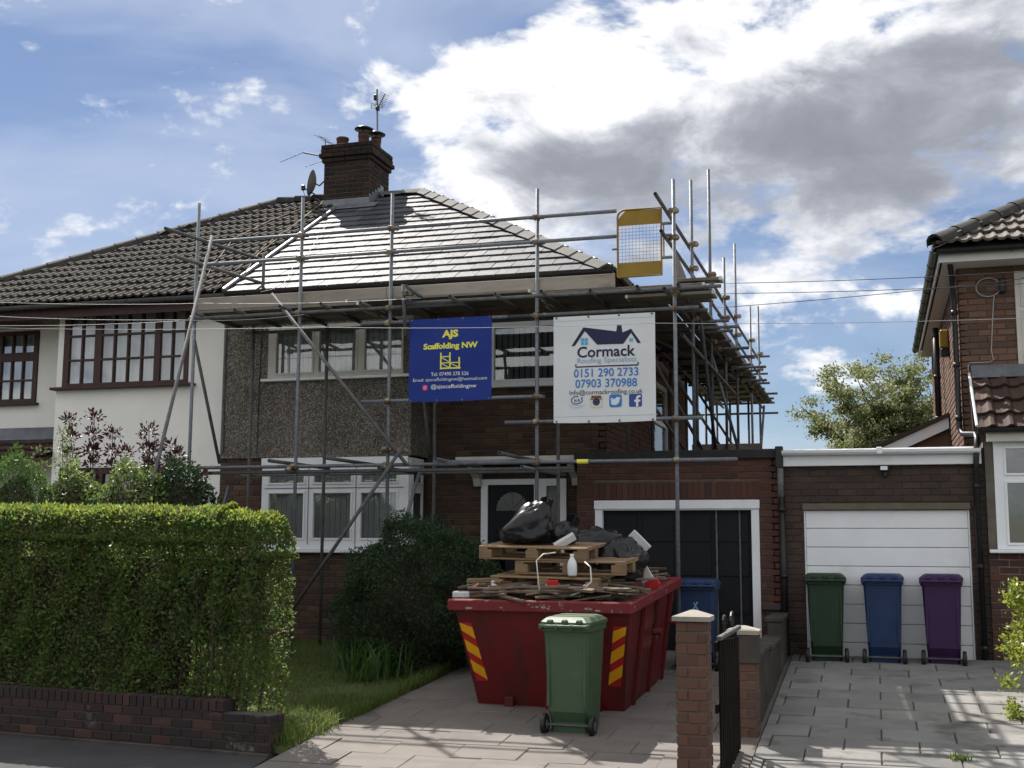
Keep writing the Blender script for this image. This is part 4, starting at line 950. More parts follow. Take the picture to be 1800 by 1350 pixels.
outer = [(-8.94, 6.15), (-7.34, 6.11), (-6.03, 6.06), (-4.03, 5.96), (-2.28, 5.94)]
for x, z in outer:
    tb('standard', (x, YO, GZ(YO)-.01), (x, YO, z))
    MB().bbox(x-.075, x+.075, YO-.075, YO+.075, GZ(YO)-.0, GZ(YO)+.03, b=.004).obj('base_plate', 'galv_old_shaded', SC)
inner = [(-8.55, 4.55), (-7.38, 4.5), (-5.74, 4.5), (-4.0, 4.5)]
for x, z in inner:
    tb('standard', (x, YI, GZ(YI)), (x, YI, z), 'galv_old_shaded'); MB().bbox(x-.075, x+.075, YI-.075, YI+.075, GZ(YI)-.005, GZ(YI)+.025, b=.004).obj('base_plate', 'galv_old_shaded', SC)
tb('standard', (-8.42, YI, 4.62), (-8.42, YI, 5.60), 'galv_old_shaded')
def rail(z, x0, x1, y=YO-.055, name='guard_rail', mat='galv', cl=True):
    tb(name, (x0, y, z), (x1, y, z), mat)
    if cl:
        for x, zz in outer:
            if x0-.05 < x < x1+.05 and z < zz: coupler((x, YO, z))
rail(5.57, -8.75, -5.2, y=YO-.05); rail(5.575, -5.9, -2.99, y=YO-.052)
rail(5.25, -8.80, -2.99)
rail(4.50, -8.9, -5.0, y=YO-.054, name='ledger', mat='galv_old_shaded'); rail(4.535, -5.8, -1.70, y=YO-.11, name='ledger', mat='galv_old_shaded', cl=False)
rail(4.30, -6.42, -4.1, name='ledger'); rail(4.30, -4.40, -1.98, name='ledger', mat='galv_old_shaded')
rail(3.27, -6.40, -3.95, name='banner_rail'); rail(2.95, -4.43, -1.95, name='banner_rail')
rail(2.44, -9.10, -5.05, name='ledger'); rail(2.445, -5.25, -1.55, name='ledger', y=YO-.056); rail(2.37, -8.85, -3.55, name='ledger', y=YO-.02, mat='galv_old_shaded', cl=False)
rail(2.475, -5.42, -4.0, y=YO+.06, name='ledger', cl=False)
rail(4.46, -8.7, -3.8, y=YI+.05, name='inner_ledger', mat='galv_old_shaded', cl=False); rail(2.40, -8.7, -3.8, y=YI+.05, name='inner_ledger', mat='galv_old_shaded', cl=False)
MB().tube([(-3.50, YO-.056, 2.445), (-3.36, YO-.056, 2.445)], .030, 10).obj('reflective_sleeve', 'ink_yellow', SC)
def transom(x, z, y0, y1, mat='galv_old_shaded', dx=0): tb('transom', (x, y0, z), (x+dx, y1, z), mat)
for x, y0, z in ((-7.55, 14.25, 2.50), (-6.72, 14.15, 2.52), (-5.28, 14.35, 2.49), (-4.35, 14.05, 2.53), (-4.08, 14.1, 2.36), (-6.05, 14.35, 2.40)): transom(x, z, y0, 15.9, dx=.08)
for x in (-8.85, -8.2, -7.5, -6.9, -6.35, -5.7, -5.1, -4.5, -3.9, -3.3, -2.7, -2.2): transom(x, 4.555, 14.42+random.uniform(-.12, .06), 15.72, dx=random.uniform(-.05, .05))
# left end: returns through the standards, raker and stays
e0 = PY(322, 404, 13.9); tb('end_rail', (-9.02, 13.9, 5.62), (-8.50, 15.75, 5.56), 'galv_old_shaded'); tb('end_rail', (-8.98, 14.1, 5.28), (-8.52, 15.75, 5.22), 'galv_old_shaded')
a, b = PY(373, 415, 14.50), PY(258, 890, 12.85); d = (b-a); b2 = a+d*1.55
t_ = 1.0
for i in range(40):
    q = a+d*(1+i*.03)
    if q.z < GZ(q.y): t_ = 1+i*.03; break
tb('raker', a, a+d*t_, 'galv_old_shaded')  # shaded side put into the darker steel colour, braces likewise
tb('stay', PY(340, 590, 15.2), PY(386, 815, 15.75), 'galv_old_shaded'); tb('stay', PY(402, 855, 15.6), PY(383, 930, 15.0), 'galv')
# facade braces
tb('brace', (-7.72, YO-.10, 4.77), (-5.72, YO-.10, 2.43), 'galv_old_shaded'); tb('brace', (-5.75, YO-.16, 2.68), PY(505, 1085, YO-.16), 'galv_old_shaded')
tb('brace', PY(745, 700, 15.2), PY(757, 800, 15.5), 'galv_old_shaded'); tb('brace', PY(742, 815, 15.3), PY(706, 935, 14.7), 'galv')
tb('hop_up_tube', (-5.76, YO-.14, 4.10), (-5.80, YO-.14, 4.78), 'galv_old_shaded'); coupler((-5.74, YO-.16, 4.66), 'y'); tb('transom', (-5.66, 14.22, 4.70), (-5.5, 15.3, 4.52))
for x, z in ((-7.34, 2.44), (-6.03, 2.40), (-4.03, 2.44), (-6.03, 2.64), (-5.83, 2.62), (-7.38, 2.40)): coupler((x, YO-.03, z))
# boards: five across, lapped lengths, then the toe board
def board(x0, x1, y0, y1, z0, z1, name='scaffold_board', ends=True):
    m = MB(); m.bbox(x0, x1, y0, y1, z0, z1, b=.004); o = m.obj(name, 'toe_wood' if name == 'toe_board' else 'board_wood', SC)
    if ends:
        for xx in (x0, x1-.03): MB().box(xx-.002, xx+.032, y0-.002, y1+.002, z0-.002, z1+.002).obj('board_band', 'board_end', o)
for j in range(5):
    y = 14.62+j*.213
    for i, (x0, x1) in enumerate(((-8.95, -6.55), (-6.62, -4.05), (-4.15, -1.92))):
        dz = .039 if i == 1 else 0
        board(x0+random.uniform(-.1, .1), x1+random.uniform(-.08, .08), y, y+.211, 4.582+dz, 4.618+dz)
for x0, x1 in ((-8.93, -6.1), (-6.1, -3.03)): board(x0, x1-.004, YO+.028, YO+.062, 4.585+.04, 4.80, 'toe_board', False)
board(-2.30, -1.72, YO+.10, YO+.32, 4.66, 4.70); board(-2.9, -1.80, YO+.02, YO+.23, 4.475, 4.511)
# right-hand side: standards, rails, boards running back
side = [(16.35, 6.45), (18.3, 7.2), (20.13, 6.23), (21.87, 6.89), (24.54, 6.24), (26.35, 6.59)]
for y, z in side:
    tb('standard', (XS, y, 2.67 if y < 22 else .03), (XS, y, z)); tb('standard', (-3.25, y+.15, 2.67 if y < 22 else .03), (-3.25, y+.15, 4.75), 'galv_old_shaded')
tb('guard_rail', (XS-.055, 13.78, 5.53), (XS-.055, 20.0, 5.55), 'galv_old_shaded'); tb('guard_rail', (XS-.06, 19.6, 5.54), (XS-.06, 27.4, 5.50), 'galv_old_shaded')
tb('guard_rail', (XS-.055, 14.16, 5.18), (XS-.055, 20.2, 5.22), 'galv_old_shaded'); tb('guard_rail', (XS-.06, 19.8, 5.2), (XS-.06, 28.0, 5.16), 'galv_old_shaded')
for y, z in [(YO, 6)] + side:
    for zz in (5.54, 5.2, 4.5): coupler((XS, y, zz), 'y')
tb('ledger', (XS-.05, 14.3, 4.50), (XS-.05, 20.5, 4.50), 'galv_old_shaded'); tb('ledger', (XS-.05, 20.2, 4.50), (XS-.05, 27.5, 4.50), 'galv_old_shaded')
tb('inner_ledger', (-3.2, 15.2, 4.50), (-3.2, 27.3, 4.50), 'galv_old_shaded'); tb('ledger', (XS+.055, 15.0, 4.05), (XS+.055, 21.0, 4.02), 'galv_old_shaded')
for i in range(14):
    y = 16.0+i*.85; tb('transom', (-3.45, y, 4.55), (-1.98+random.uniform(-.1, .12), y+random.uniform(-.06, .06), 4.55), 'galv_old_shaded')
for j in range(6):
    x = -3.45+j*.222
    for y0, y1 in ((15.70, 19.3), (19.32, 23.1), (23.12, 27.2)):
        y0 = y0 if y0 < 16 else y0+random.uniform(-.3, .3); y1 += random.uniform(0, .3); m = MB(Matrix.Translation((random.uniform(-.001, .001), 0, random.choice((0, 0, .037))+random.uniform(0, .008)))); m.bbox(x, x+.2205, y0, y1, 4.582, 4.618, b=.004); m.obj('scaffold_board', 'board_wood', SC)
for y0, y1 in ((15.3, 19.1), (19.12, 23.0), (23.02, 27.0)):
    m = MB(); k_ = random.uniform(-.03, .03); m.T = Matrix.Rotation(random.uniform(-.004, .004), 4, 'X'); m.bbox(-2.27+k_*.3, -2.235+k_*.3, y0+random.uniform(0, .5), y1-.01-random.uniform(0, .4), 4.56+k_, 4.76+k_, b=.004); m.obj('toe_board', 'board_wood', SC)
tb('brace', (-2.22, 16.4, 4.62), (-2.26, 18.35, 2.67), 'galv_old_shaded'); tb('brace', (-3.1, 17.0, 4.3), (-2.4, 18.6, 2.67), 'galv_old_shaded'); tb('brace', (-2.4, 18.9, 4.45), (-2.0, 19.6, 2.67), 'galv')
tb('brace', (-3.3, 15.9, 4.0), (-2.5, 17.2, 2.68), 'galv_old_shaded'); tb('brace', (-2.22, 26.3, 4.4), (-2.22, 23.2, 1.2), 'galv_old_shaded'); tb('brace', (-3.2, 16.6, 4.45), (-2.3, 22.8, 4.47), 'galv_old_shaded')
for y_, z_ in ((19.2, 4.62), (25.4, 4.6)): tb('standard', (-2.75+.1*math.sin(y_*3), y_, 2.67 if y_ < 22 else .03), (-2.75+.1*math.sin(y_*3), y_, z_), 'galv_old_shaded')
for y_ in (19.4, 23.0): tb('sway_brace', (-3.25, y_, 4.45), (-2.25, y_+1.5, 2.7), 'galv_old_shaded')
for y_, x_ in ((16.9, -1.75), (18.8, -1.8), (20.9, -1.72), (22.6, -1.85)): tb('transom', (-3.3, y_, 4.47), (x_, y_+.05, 4.47), 'galv_old_shaded'); coupler((XS, y_, 4.47), 'y')
tb('end_rail', (-3.4, 26.6, 5.52), (-2.1, 26.6, 5.52), 'galv_old_shaded'); tb('end_rail', (-3.4, 26.6, 5.14), (-2.15, 26.6, 5.14), 'galv_old_shaded'); tb('end_rail', (-4.2, 26.6, 4.28), (-1.95, 26.6, 4.28), 'galv_old_shaded')
for x in (-3.0, -2.6): tb('standard', (x, 26.8, .03), (x, 26.8, 4.6), 'galv_old_shaded')
m = MB(); m.bbox(-2.95, -1.95, 19.0, 19.22, 2.72, 2.755, b=.004).bbox(-2.9, -1.75, 20.2, 20.24, 2.9, 3.1, b=.004); m.obj('loose_board', 'board_wood', SC)
m = MB(); m.prism([(-2.35, 15.0, 4.62), (-2.35, 15.9, 4.62), (-2.35, 15.85, 4.98), (-2.35, 15.06, 5.12)], (.03, 0, 0)); m.obj('stop_end_board', 'board_wood', SC)

# ------------------------------------------------------------------ yellow ladder gate
gt = thing('safety_gate', 'yellow sprung ladder gate with wire mesh on the scaffold platform', 'gate', (-2.7, 14.55, 4.7))
gx, gX, gz, gZ = -2.965, -2.42, 4.715, 5.565; yy = 14.5
pts = [(gx, yy, gz)] + [(gx, yy, gZ-.09)] + [(gx+.09-.09*math.cos(t), yy, gZ-.09+.09*math.sin(t)) for t in (.4, .8, 1.2)] + [(gx+.09, yy, gZ), (gX, yy, gZ), (gX, yy, gz), (gx, yy, gz)]
MB().tube(pts, .014, 8).obj('gate_frame', 'gate_yellow', gt)
MB().prism([(gx+.012, yy, gZ-.20), (gX-.012, yy, gZ-.20), (gX-.012, yy, gZ-.012), (gx+.10, yy, gZ-.012), (gx+.03, yy, gZ-.08), (gx+.012, yy, gZ-.12)], (0, .006, 0)).obj('top_panel', 'gate_yellow', gt)
MB().box(gx+.012, gX-.012, yy, yy+.006, gz+.012, gz+.18).obj('bottom_panel', 'gate_yellow', gt)
for i in range(1, 12): x = gx+.012+(gX-gx-.024)*i/12; MB().tube([(x, yy+.004, gz+.18), (x, yy+.004, gZ-.20)], .0022, 4).obj('mesh_wire', 'galv', gt)
for i in range(1, 11): z = gz+.18+(gZ-gz-.38)*i/11; MB().tube([(gx+.01, yy+.0, z), (gX-.01, yy+.0, z)], .0022, 4).obj('mesh_wire', 'galv', gt)
MB().tube([(gx-.07, yy, gz+.36), (gx, yy, gz+.36)], .014, 8).obj('latch_bar', 'gate_yellow', gt)
m = MB(); m.tube([(gX+.03, yy, gz+.22), (gX+.03, yy, gZ-.2)], .010, 6)
for z in (gz+.22, gz+.5, gZ-.2): m.bbox(gX, gX+.13, yy-.012, yy+.05, z-.014, z+.014, b=.004)
m.obj('hinge', 'galv', gt)

# ------------------------------------------------------------------ banners
def text_mesh(s, bold=0, sp=1.0):
    c = bpy.data.curves.new('t', 'FONT'); c.body = s; c.align_x = 'LEFT'; c.offset = bold; c.resolution_u = 3; c.space_character = sp
    o = bpy.data.objects.new('t', c); COL.objects.link(o); dg = bpy.context.evaluated_depsgraph_get(); dg.update()
    me = bpy.data.meshes.new_from_object(o.evaluated_get(dg)); bpy.data.objects.remove(o); bpy.data.curves.remove(c)
    return me
class Banner:
    def __init__(s, name, label, x0, x1, z0, z1, y, mat, amp):
        s.x0, s.x1, s.z0, s.z1, s.y, s.amp = x0, x1, z0, z1, y, amp; nx, nz = 36, 36; vs = []; fs = []
        s.root = thing(name, label, 'banner', ((x0+x1)/2, y, z0))
        for j in range(nz+1):
            for i in range(nx+1): vs.append(s.at(i/nx, j/nz, 0))
        for j in range(nz):
            for i in range(nx): a = j*(nx+1)+i; fs.append((a, a+nx+1, a+nx+2, a+1))
        n = len(vs); vs += [(p[0], p[1]+.003, p[2]) for p in vs]; fs += [tuple(i+n for i in f[::-1]) for f in fs]
        s.sheet = link('sheet', newmesh('sheet', vs, fs, mat, True), s.root)
    def at(s, u, v, off):   # u right 0..1, v down 0..1
        sag = -.010*math.sin(math.pi*u)*(v > .98)
        return (s.x0+(s.x1-s.x0)*u, s.y-off+s.amp*(math.sin(u*9+1.3*v)*.6+math.sin(v*7+u*3)*.5)*min(1, 4*v)*min(1, 4*(1-v)+.3), s.z1+(s.z0-s.z1)*v+sag)
    def text(s, t, u0, u1, v0, v1, mat, bold=0, sp=1.0, off=.0055):
        me = text_mesh(t, bold, sp); co = np.empty(len(me.vertices)*3); me.vertices.foreach_get('co', co); co = co.reshape(-1, 3); a, b = co.min(0), co.max(0)
        for vt in me.vertices:
            u = u0+(u1-u0)*(vt.co.x-a[0])/(b[0]-a[0]); v = v1+(v0-v1)*(vt.co.y-a[1])/(b[1]-a[1]); vt.co = s.at(u, v, off)
        me.name = 'lettering'; me.materials.clear(); me.materials.append(MATS[mat]); return link('lettering', me, s.root)
    def poly(s, pts, mat, off=.004, name='printed_shape'):
        import bmesh
        bm = bmesh.new(); bm.faces.new([bm.verts.new((u, v, 0)) for u, v in pts]); bmesh.ops.triangulate(bm, faces=bm.faces[:])
        for _ in range(7):                                      # fine enough to follow the ripples of the sheet
            ed = [e for e in bm.edges if e.calc_length() > .05]
            if not ed: break
            bmesh.ops.subdivide_edges(bm, edges=ed, cuts=1); bmesh.ops.triangulate(bm, faces=[f for f in bm.faces if len(f.verts) > 3])
        for w in bm.verts: w.co = s.at(w.co.x, w.co.y, off)
        me = bpy.data.meshes.new(name); bm.to_mesh(me); bm.free(); me.materials.append(MATS[mat]); return link(name, me, s.root)
    def polys(s, lst, mat, off=.004, name='printed_shape'):
        vs = []; fs = []
        for p in lst: k = len(vs); vs += [s.at(u, v, off) for u, v in p]; fs.append(tuple(range(k, k+len(p))))
        return link(name, newmesh(name, vs, fs, mat), s.root)
    def line(s, pts, w, mat, off=.0045, name='printed_line'):
        L = []; k = (s.x1-s.x0)/(s.z1-s.z0)
        fine = []
        for p, q in zip(pts, pts[1:]):
            n = max(1, int(math.hypot(q[0]-p[0], q[1]-p[1])/.05)); fine += [(p[0]+(q[0]-p[0])*i/n, p[1]+(q[1]-p[1])*i/n) for i in range(n)]
        pts = fine+[pts[-1]]
        for (a, b), (c, d) in zip(pts, pts[1:]):
            dx, dy = (c-a)*k, d-b; l = math.hypot(dx, dy) or 1; nx_, ny_ = -dy/l*w/k, dx/l*w; L.append([(a+nx_, b+ny_), (c+nx_, d+ny_), (c-nx_, d-ny_), (a-nx_, b-ny_)])
        return s.polys(L, mat, off, name)
    def disc(s, cu, cv, r, mat, off=.0045, rx=None, n=20, name='printed_shape', a0=0, a1=2*math.pi):
        k = (s.z1-s.z0)/(s.x1-s.x0); return s.poly([(cu+(rx or r)*k*math.cos(a0+(a1-a0)*i/n), cv+r*math.sin(a0+(a1-a0)*i/n)) for i in range(n)], mat, off, name)
    def rrect(s, u0, u1, v0, v1, mat, off=.004, r=.2, name='printed_shape'):
        w, h = (u1-u0)*r, (v1-v0)*r; P = []
        for cx, cy, a in ((u1-w, v0+h, -90), (u1-w, v1-h, 0), (u0+w, v1-h, 90), (u0+w, v0+h, 180)):
            for i in range(5): t = math.radians(a+i*22.5); P.append((cx+w*math.cos(t), cy+h*math.sin(t)))
        return s.poly(P, mat, off, name)
B1 = Banner('blue_banner', 'blue scaffolding firm banner with yellow and white lettering tied to the scaffold', -5.72, -4.60, 3.245, 4.315, 14.505, 'banner_blue', .012)
B1.text('AJS', .405, .60, .145, .262, 'ink_yellow', .045)
B1.text('Scaffolding NW', .175, .835, .30, .395, 'ink_yellow', .04)
B1.line([(.395, .42), (.395, .62)], .009, 'ink_yellow'); B1.line([(.505, .42), (.505, .62)], .009, 'ink_yellow'); B1.line([(.615, .48), (.615, .62)], .009, 'ink_yellow')
B1.line([(.385, .47), (.51, .47)], .006, 'ink_yellow'); B1.line([(.385, .545), (.63, .545)], .006, 'ink_yellow'); B1.line([(.385, .61), (.63, .61)], .009, 'ink_yellow')
B1.line([(.395, .475), (.505, .54)], .005, 'ink_yellow'); B1.line([(.395, .55), (.505, .605)], .005, 'ink_yellow'); B1.line([(.505, .55), (.615, .605)], .005, 'ink_yellow')
B1.text('Tel: 07490 378 526', .275, .725, .655, .70, 'ink_white', .004)
B1.text('Email: ajsscaffoldingnw@hotmail.com', .055, .945, .72, .772, 'ink_white', .0)
B1.text('@ajsscaffoldingnw', .275, .82, .80, .865, 'ink_white', .008)
B1.rrect(.17, .235, .80, .87, 'ink_pink', r=.28); B1.line([(.19, .82), (.215, .82), (.215, .85), (.19, .85), (.19, .82)], .003, 'ink_white', .006)
B2 = Banner('white_banner', 'white roofing firm banner with a navy roof logo and blue phone numbers', -3.79, -2.51, 2.925, 4.255, 14.505, 'banner_white', .010)
def wz(*p): return [((x-925)/603, (y-185-(1240-x)*.0475)/628) for x, y in p]
B2.poly(wz((1032, 372), (1105, 260), (1302, 284), (1306, 247), (1332, 247), (1337, 290), (1388, 268), (1445, 350), (1426, 352), (1388, 292), (1342, 357), (1188, 363), (1114, 282), (1053, 370)), 'ink_navy', name='roof_logo')
for bx_, by_, w_ in ((1090, 324, 19), (1113, 323, 19), (1090, 346, 19), (1113, 345, 19), (1378, 324, 9), (1389, 323, 9), (1378, 335, 9), (1389, 334, 9)):
    B2.poly(wz((bx_, by_), (bx_+w_, by_), (bx_+w_, by_+w_), (bx_, by_+w_)), 'ink_sky', name='logo_window')
def tz(t, x0, x1, y0, y1, *a, **k): B2.text(t, (x0-925)/603, (x1-925)/603, (y0-185)/628, (y1-185)/628, *a, **k)
tz('Cormack', 1068, 1412, 368, 434, 'ink_navy', .018); tz('Roofing Specialists', 1070, 1418, 437, 476, 'ink_pale', 0)
B2.line([((1060-925)/603, (470-185)/628), ((1060-925)/603, (488-185)/628), ((1427-925)/603, (488-185)/628), ((1427-925)/603, (470-185)/628)], .006, 'ink_navy')
tz('0151 290 2733', 1048, 1428, 500, 550, 'ink_blue', .012); tz('07903 370988', 1057, 1420, 562, 612, 'ink_blue', .012); tz('Info@cormackroofing.co.uk', 1022, 1452, 624, 660, 'ink_navy', .0)
cu, cv = (1062-925)/603, (692-185)/628
def bz(*p): return [(((990+x/18.14-700)*3.376-925)/603, ((685+y/18.14-500)*3.376-185-(1240-(990+x/18.14-700)*3.376)*.0475)/628) for x, y in p]
B2.line(bz((515, 250), (440, 235), (360, 260), (300, 320), (282, 385), (310, 440), (370, 475), (440, 475), (520, 460), (590, 430), (640, 390), (640, 345), (605, 315), (610, 285), (655, 272)), .0042, 'ink_face', name='badge_ring')
B2.line(bz((385, 330), (395, 425)), .0028, 'ink_face'); B2.line(bz((435, 325), (440, 418)), .0028, 'ink_face'); B2.line(bz((388, 380), (440, 372)), .0025, 'ink_face'); B2.line(bz((490, 412), (517, 310), (560, 392)), .0028, 'ink_face'); B2.line(bz((500, 375), (550, 368)), .0025, 'ink_face')
for x0_, x1_, y_ in ((190, 735, 518), (250, 670, 572), (330, 560, 605)): B2.line(bz((x0_, y_+8), (x1_, y_-8)), .0009, 'ink_pale')
def ic(x0, x1): return (x0-925)/603, (x1-925)/603, (655-185)/628, (730-185)/628
a, b, c, d = ic(1145, 1217); B2.rrect(a, b, c, d, 'ink_cream', name='camera_icon'); B2.poly([(a+.008, c+.035), (a+.012, c+.008), (b-.012, c+.008), (b-.008, c+.035)], 'ink_brown', .0045); B2.line([(a, c+.042), (b, c+.042)], .004, 'ink_brown', .005)
B2.disc((a+b)/2, c+.066, .034, 'ink_dark', .005); B2.disc((a+b)/2, c+.066, .022, 'ink_face', .0055); B2.disc((a+b)/2, c+.066, .011, 'ink_dark', .006)
a, b, c, d = ic(1257, 1330); B2.rrect(a, b, c, d, 'ink_blue', name='bird_icon')
bird = [(.12, .72), (.30, .70), (.17, .60), (.26, .58), (.12, .45), (.22, .46), (.12, .26), (.30, .40), (.48, .44), (.50, .30), (.62, .20), (.76, .25), (.90, .20), (.83, .31), (.92, .30), (.82, .40), (.80, .58), (.66, .76), (.44, .84), (.25, .80)]
B2.poly([(a+(b-a)*x, c+(d-c)*y) for x, y in bird], 'ink_white', .0048, 'bird_shape')
a, b, c, d = ic(1372, 1447); B2.rrect(a, b, c, d, 'ink_face', r=.1, name='letter_icon')
eff = [(.54, 1.0), (.54, .62), (.40, .62), (.40, .46), (.54, .46), (.54, .32), (.60, .17), (.76, .12), (.90, .13), (.90, .28), (.80, .28), (.72, .33), (.72, .46), (.90, .46), (.87, .62), (.72, .62), (.72, 1.0)]
ef = lambda L_: [(a+(b-a)*x, c+(d-c)*y) for x, y in L_]
B2.polys([ef([(.54, .99), (.54, .62), (.72, .62), (.72, .99)]), ef([(.40, .62), (.40, .46), (.88, .46), (.86, .62)]), ef([(.54, .46), (.54, .34), (.72, .36), (.72, .46)]), ef([(.54, .34), (.58, .20), (.76, .28), (.72, .36)]), ef([(.58, .20), (.72, .12), (.90, .12), (.90, .27), (.76, .28)])], 'ink_white', .0048, 'letter_shape')
for B in (B1, B2):
    for u in (.03, .35, .65, .97):
        for v in (.012, .988):
            p = Vector(B.at(u, v, .006)); B.disc(u, v, .010, 'galv', .006, name='eyelet'); MB().tube([p, p+Vector((.004, .02, .03 if v < .5 else -.03)), p+Vector((0, .07, .035 if v < .5 else -.035))], .004, 5).obj('tie', 'cable_dark', B.root)
    for v in ((.022,), (.975,)): B.line([(.0, v[0]+.02 if v[0] < .5 else v[0]-.03), (1, v[0]+.02 if v[0] < .5 else v[0]-.03)], .0012, 'ink_pale' if B is B2 else 'ink_face', .003, 'hem')

# ------------------------------------------------------------------ skip and what is piled in it
SK = thing('builders_skip', 'red builders skip on the driveway with yellow and red hazard stripes', 'skip', (-3.2, 13.2, GZ(12.2)))
sy0, sy1 = 12.12, 14.65; g0 = GZ(sy0)
TS = Matrix.Translation((-3.265, sy0, g0)) @ Matrix.Rotation(-.035, 4, 'Z') @ Matrix.Rotation(math.atan(.075), 4, 'X')
Hs, wt, wb, Ls = 1.13, .925, .775, 2.38
def skip_ring(t, inset=0, yo=0):   # t 0 bottom .. 1 rim; ends slope outwards
    w = wb+(wt-wb)*t-inset; a = .22*(1-t)+inset-.10*t; b = Ls-.55*(1-t)-inset
    return [(-w, a, Hs*t), (w, a, Hs*t), (w, b, Hs*t), (-w, b, Hs*t)]
m = MB(TS); m.loft([skip_ring(0), skip_ring(.5), skip_ring(1)], False); m.loft([skip_ring(1, .03), skip_ring(.05, .03)], False); m.add(skip_ring(0), [(0, 3, 2, 1)]); m.add(skip_ring(.05, .03), [(0, 1, 2, 3)])
m.add([Vector(p) for p in skip_ring(1)]+[Vector(p) for p in skip_ring(1, .03)], [(i, (i+1) % 4, (i+1) % 4+4, i+4) for i in range(4)]); body = m.obj('skip_body', 'skip_red', SK)
m = MB(TS); R_ = skip_ring(1)
for i in range(4):
    a, b = Vector(R_[i]), Vector(R_[(i+1) % 4])
    if i in (0, 2): s = -1 if i == 0 else 1; m.bbox(a.x-.045 if i == 0 else b.x-.045, b.x+.045 if i == 0 else a.x+.045, a.y-.045, a.y+.045, Hs-.10, Hs+.015, b=.012)
    else: m.bbox(a.x-.045, a.x+.045, min(a.y, b.y)+.046, max(a.y, b.y)-.046, Hs-.10, Hs+.014, b=.012)
m.obj('rim', 'skip_rim', SK)
for x in (-.42, .02, .5): MB(TS).bbox(x-.05, x+.05, .13, .26, .02, .13, b=.01).obj('lug', 'skip_red', SK)
for y in (.55, 1.25, 1.95):
    for s in (-1, 1): MB(TS).prism([(s*(wb+.0), y-.03, .02), (s*(wb+.0), y+.03, .02), (s*(wt+.0), y+.03, Hs-.1), (s*(wt+.0), y-.03, Hs-.1)], (s*.035, 0, 0)).obj('rib', 'skip_red', SK)
for s in (-1, 1):
    for y in (.9, 1.75): MB(TS).tube([(s*(wt+.02), y, .72), (s*(wt+.11), y, .72)], .035, 10).obj('lifting_pin', 'skip_red', SK)
def front(u, z, off=.004): t = z/Hs; yy_ = .22*(1-t)-.10*t; return (u, yy_-off*1.5, z)
for s in (-1, 1):
    st = MB(TS); top, bot = .90, .28
    def edge(z): c = s*(.815-.112*(1-(z-.28)/.62)); return (c-.065, c+.065)
    e0, e1 = edge(bot), edge(top)
    st.add([front(e0[0], bot), front(e0[1], bot), front(e1[1], top), front(e1[0], top)], [(0, 1, 2, 3)]); sto = st.obj('hazard_plate', 'stripe_red', SK)
    for i in range(3):
        z1 = top-.005-i*.215; z0 = z1-.125; q = MB(TS); sh = -.09*s
        P_ = []
        for zz, side_ in ((z0+sh/2, 0), (z0-sh/2, 1), (z1-sh/2, 1), (z1+sh/2, 0)): zc = min(max(zz, bot), top); P_.append(front(edge(zc)[side_], zc, .007))
        q.add(P_, [(0, 1, 2, 3)]); q.obj('hazard_stripe', 'stripe_yellow', sto)
for k in range(14):                                              # plaster splashes and scrapes on the rim and end
    q = MB(TS); cx = random.gauss(.02, .10) if k < 6 else random.uniform(-.8, .8); cz = Hs-.02-random.random()*.06; s_ = random.uniform(.004, .017)
    q.add([(cx+s_*(.6+1.2*random.random())*math.cos(i*.7)*1.8, -.147-.001, cz+s_*(.6+.5*random.random())*math.sin(i*.7)) for i in range(9)], [tuple(range(9))]); q.obj('plaster_splash', 'coping', SK)
for zr_, n_ in ((.76, 9), (.55, 10)):                            # worn-off painted lettering: only strokes remain
    for k in range(n_):
        y_ = .72+k*.085+random.uniform(-.012, .012); z_ = zr_+random.uniform(-.015, .015); h_ = random.uniform(.05, .13); q = MB(TS); l_ = random.uniform(-.03, .03); xx = lambda z: wb+(wt-wb)*z/Hs+.005
        q.add([(xx(z_), y_, z_), (xx(z_), y_+.018, z_), (xx(z_+h_), y_+.018+l_, z_+h_), (xx(z_+h_), y_+l_, z_+h_)], [(0, 1, 2, 3)]); q.obj('worn_lettering', 'card', SK)
SKT = lambda x, y, z: TS @ Vector((x, y, z))
# the load
from mathutils import noise as mnoise
vs = []; fs = []; nx, ny = 30, 34
for j in range(ny+1):
    for i in range(nx+1):
        u, v = i/nx*2-1, j/ny; x = u*(wt-.05); y = -.04+v*(Ls-.10); h = Hs-.02+.10*(1-u*u)*math.sin(math.pi*min(1, v*1.2))+.10*mnoise.noise(Vector((x*5, y*5, 2.)))+.05*mnoise.noise(Vector((x*13, y*13, 7.)))
        vs.append(TS @ Vector((x, y, h-.09)))
for j in range(ny):
    for i in range(nx): a = j*(nx+1)+i; fs.append((a, a+1, a+nx+2, a+nx+1))
rub = link('rubble', newmesh('rubble', vs, fs, 'rubble'), None, 'stuff', 'brown rubble and splintered waste filling the red skip'); rub['category'] = 'rubble'
r = random.Random(21)
SCRAP = ['long splintered lath lying across the front of the skip', 'grey broken batten at the left of the skip load', 'short snapped batten end on the skip rim', 'thin dark batten poking to the right over the skip rim', 'weathered batten under the lowest pallet']
sp = [(-.1, .02, 0.0, 1.5, .03), (.15, .10, .06, 1.45, .035), (-.55, .12, .35, .55, .03), (-.72, .05, -.2, .4, .03), (.45, .06, -.12, .9, .028), (-.25, .16, .03, 1.25, .04), (.62, .2, .4, .5, .03), (-.75, .28, .1, .3, .045), (-.8, .2, -.5, .25, .04), (.05, .0, -.04, 1.3, .02), (-.35, .04, .12, .8, .025), (.55, -.0, .08, .6, .03), (-.62, .0, .05, .5, .02), (.3, .2, -.3, .7, .025)]
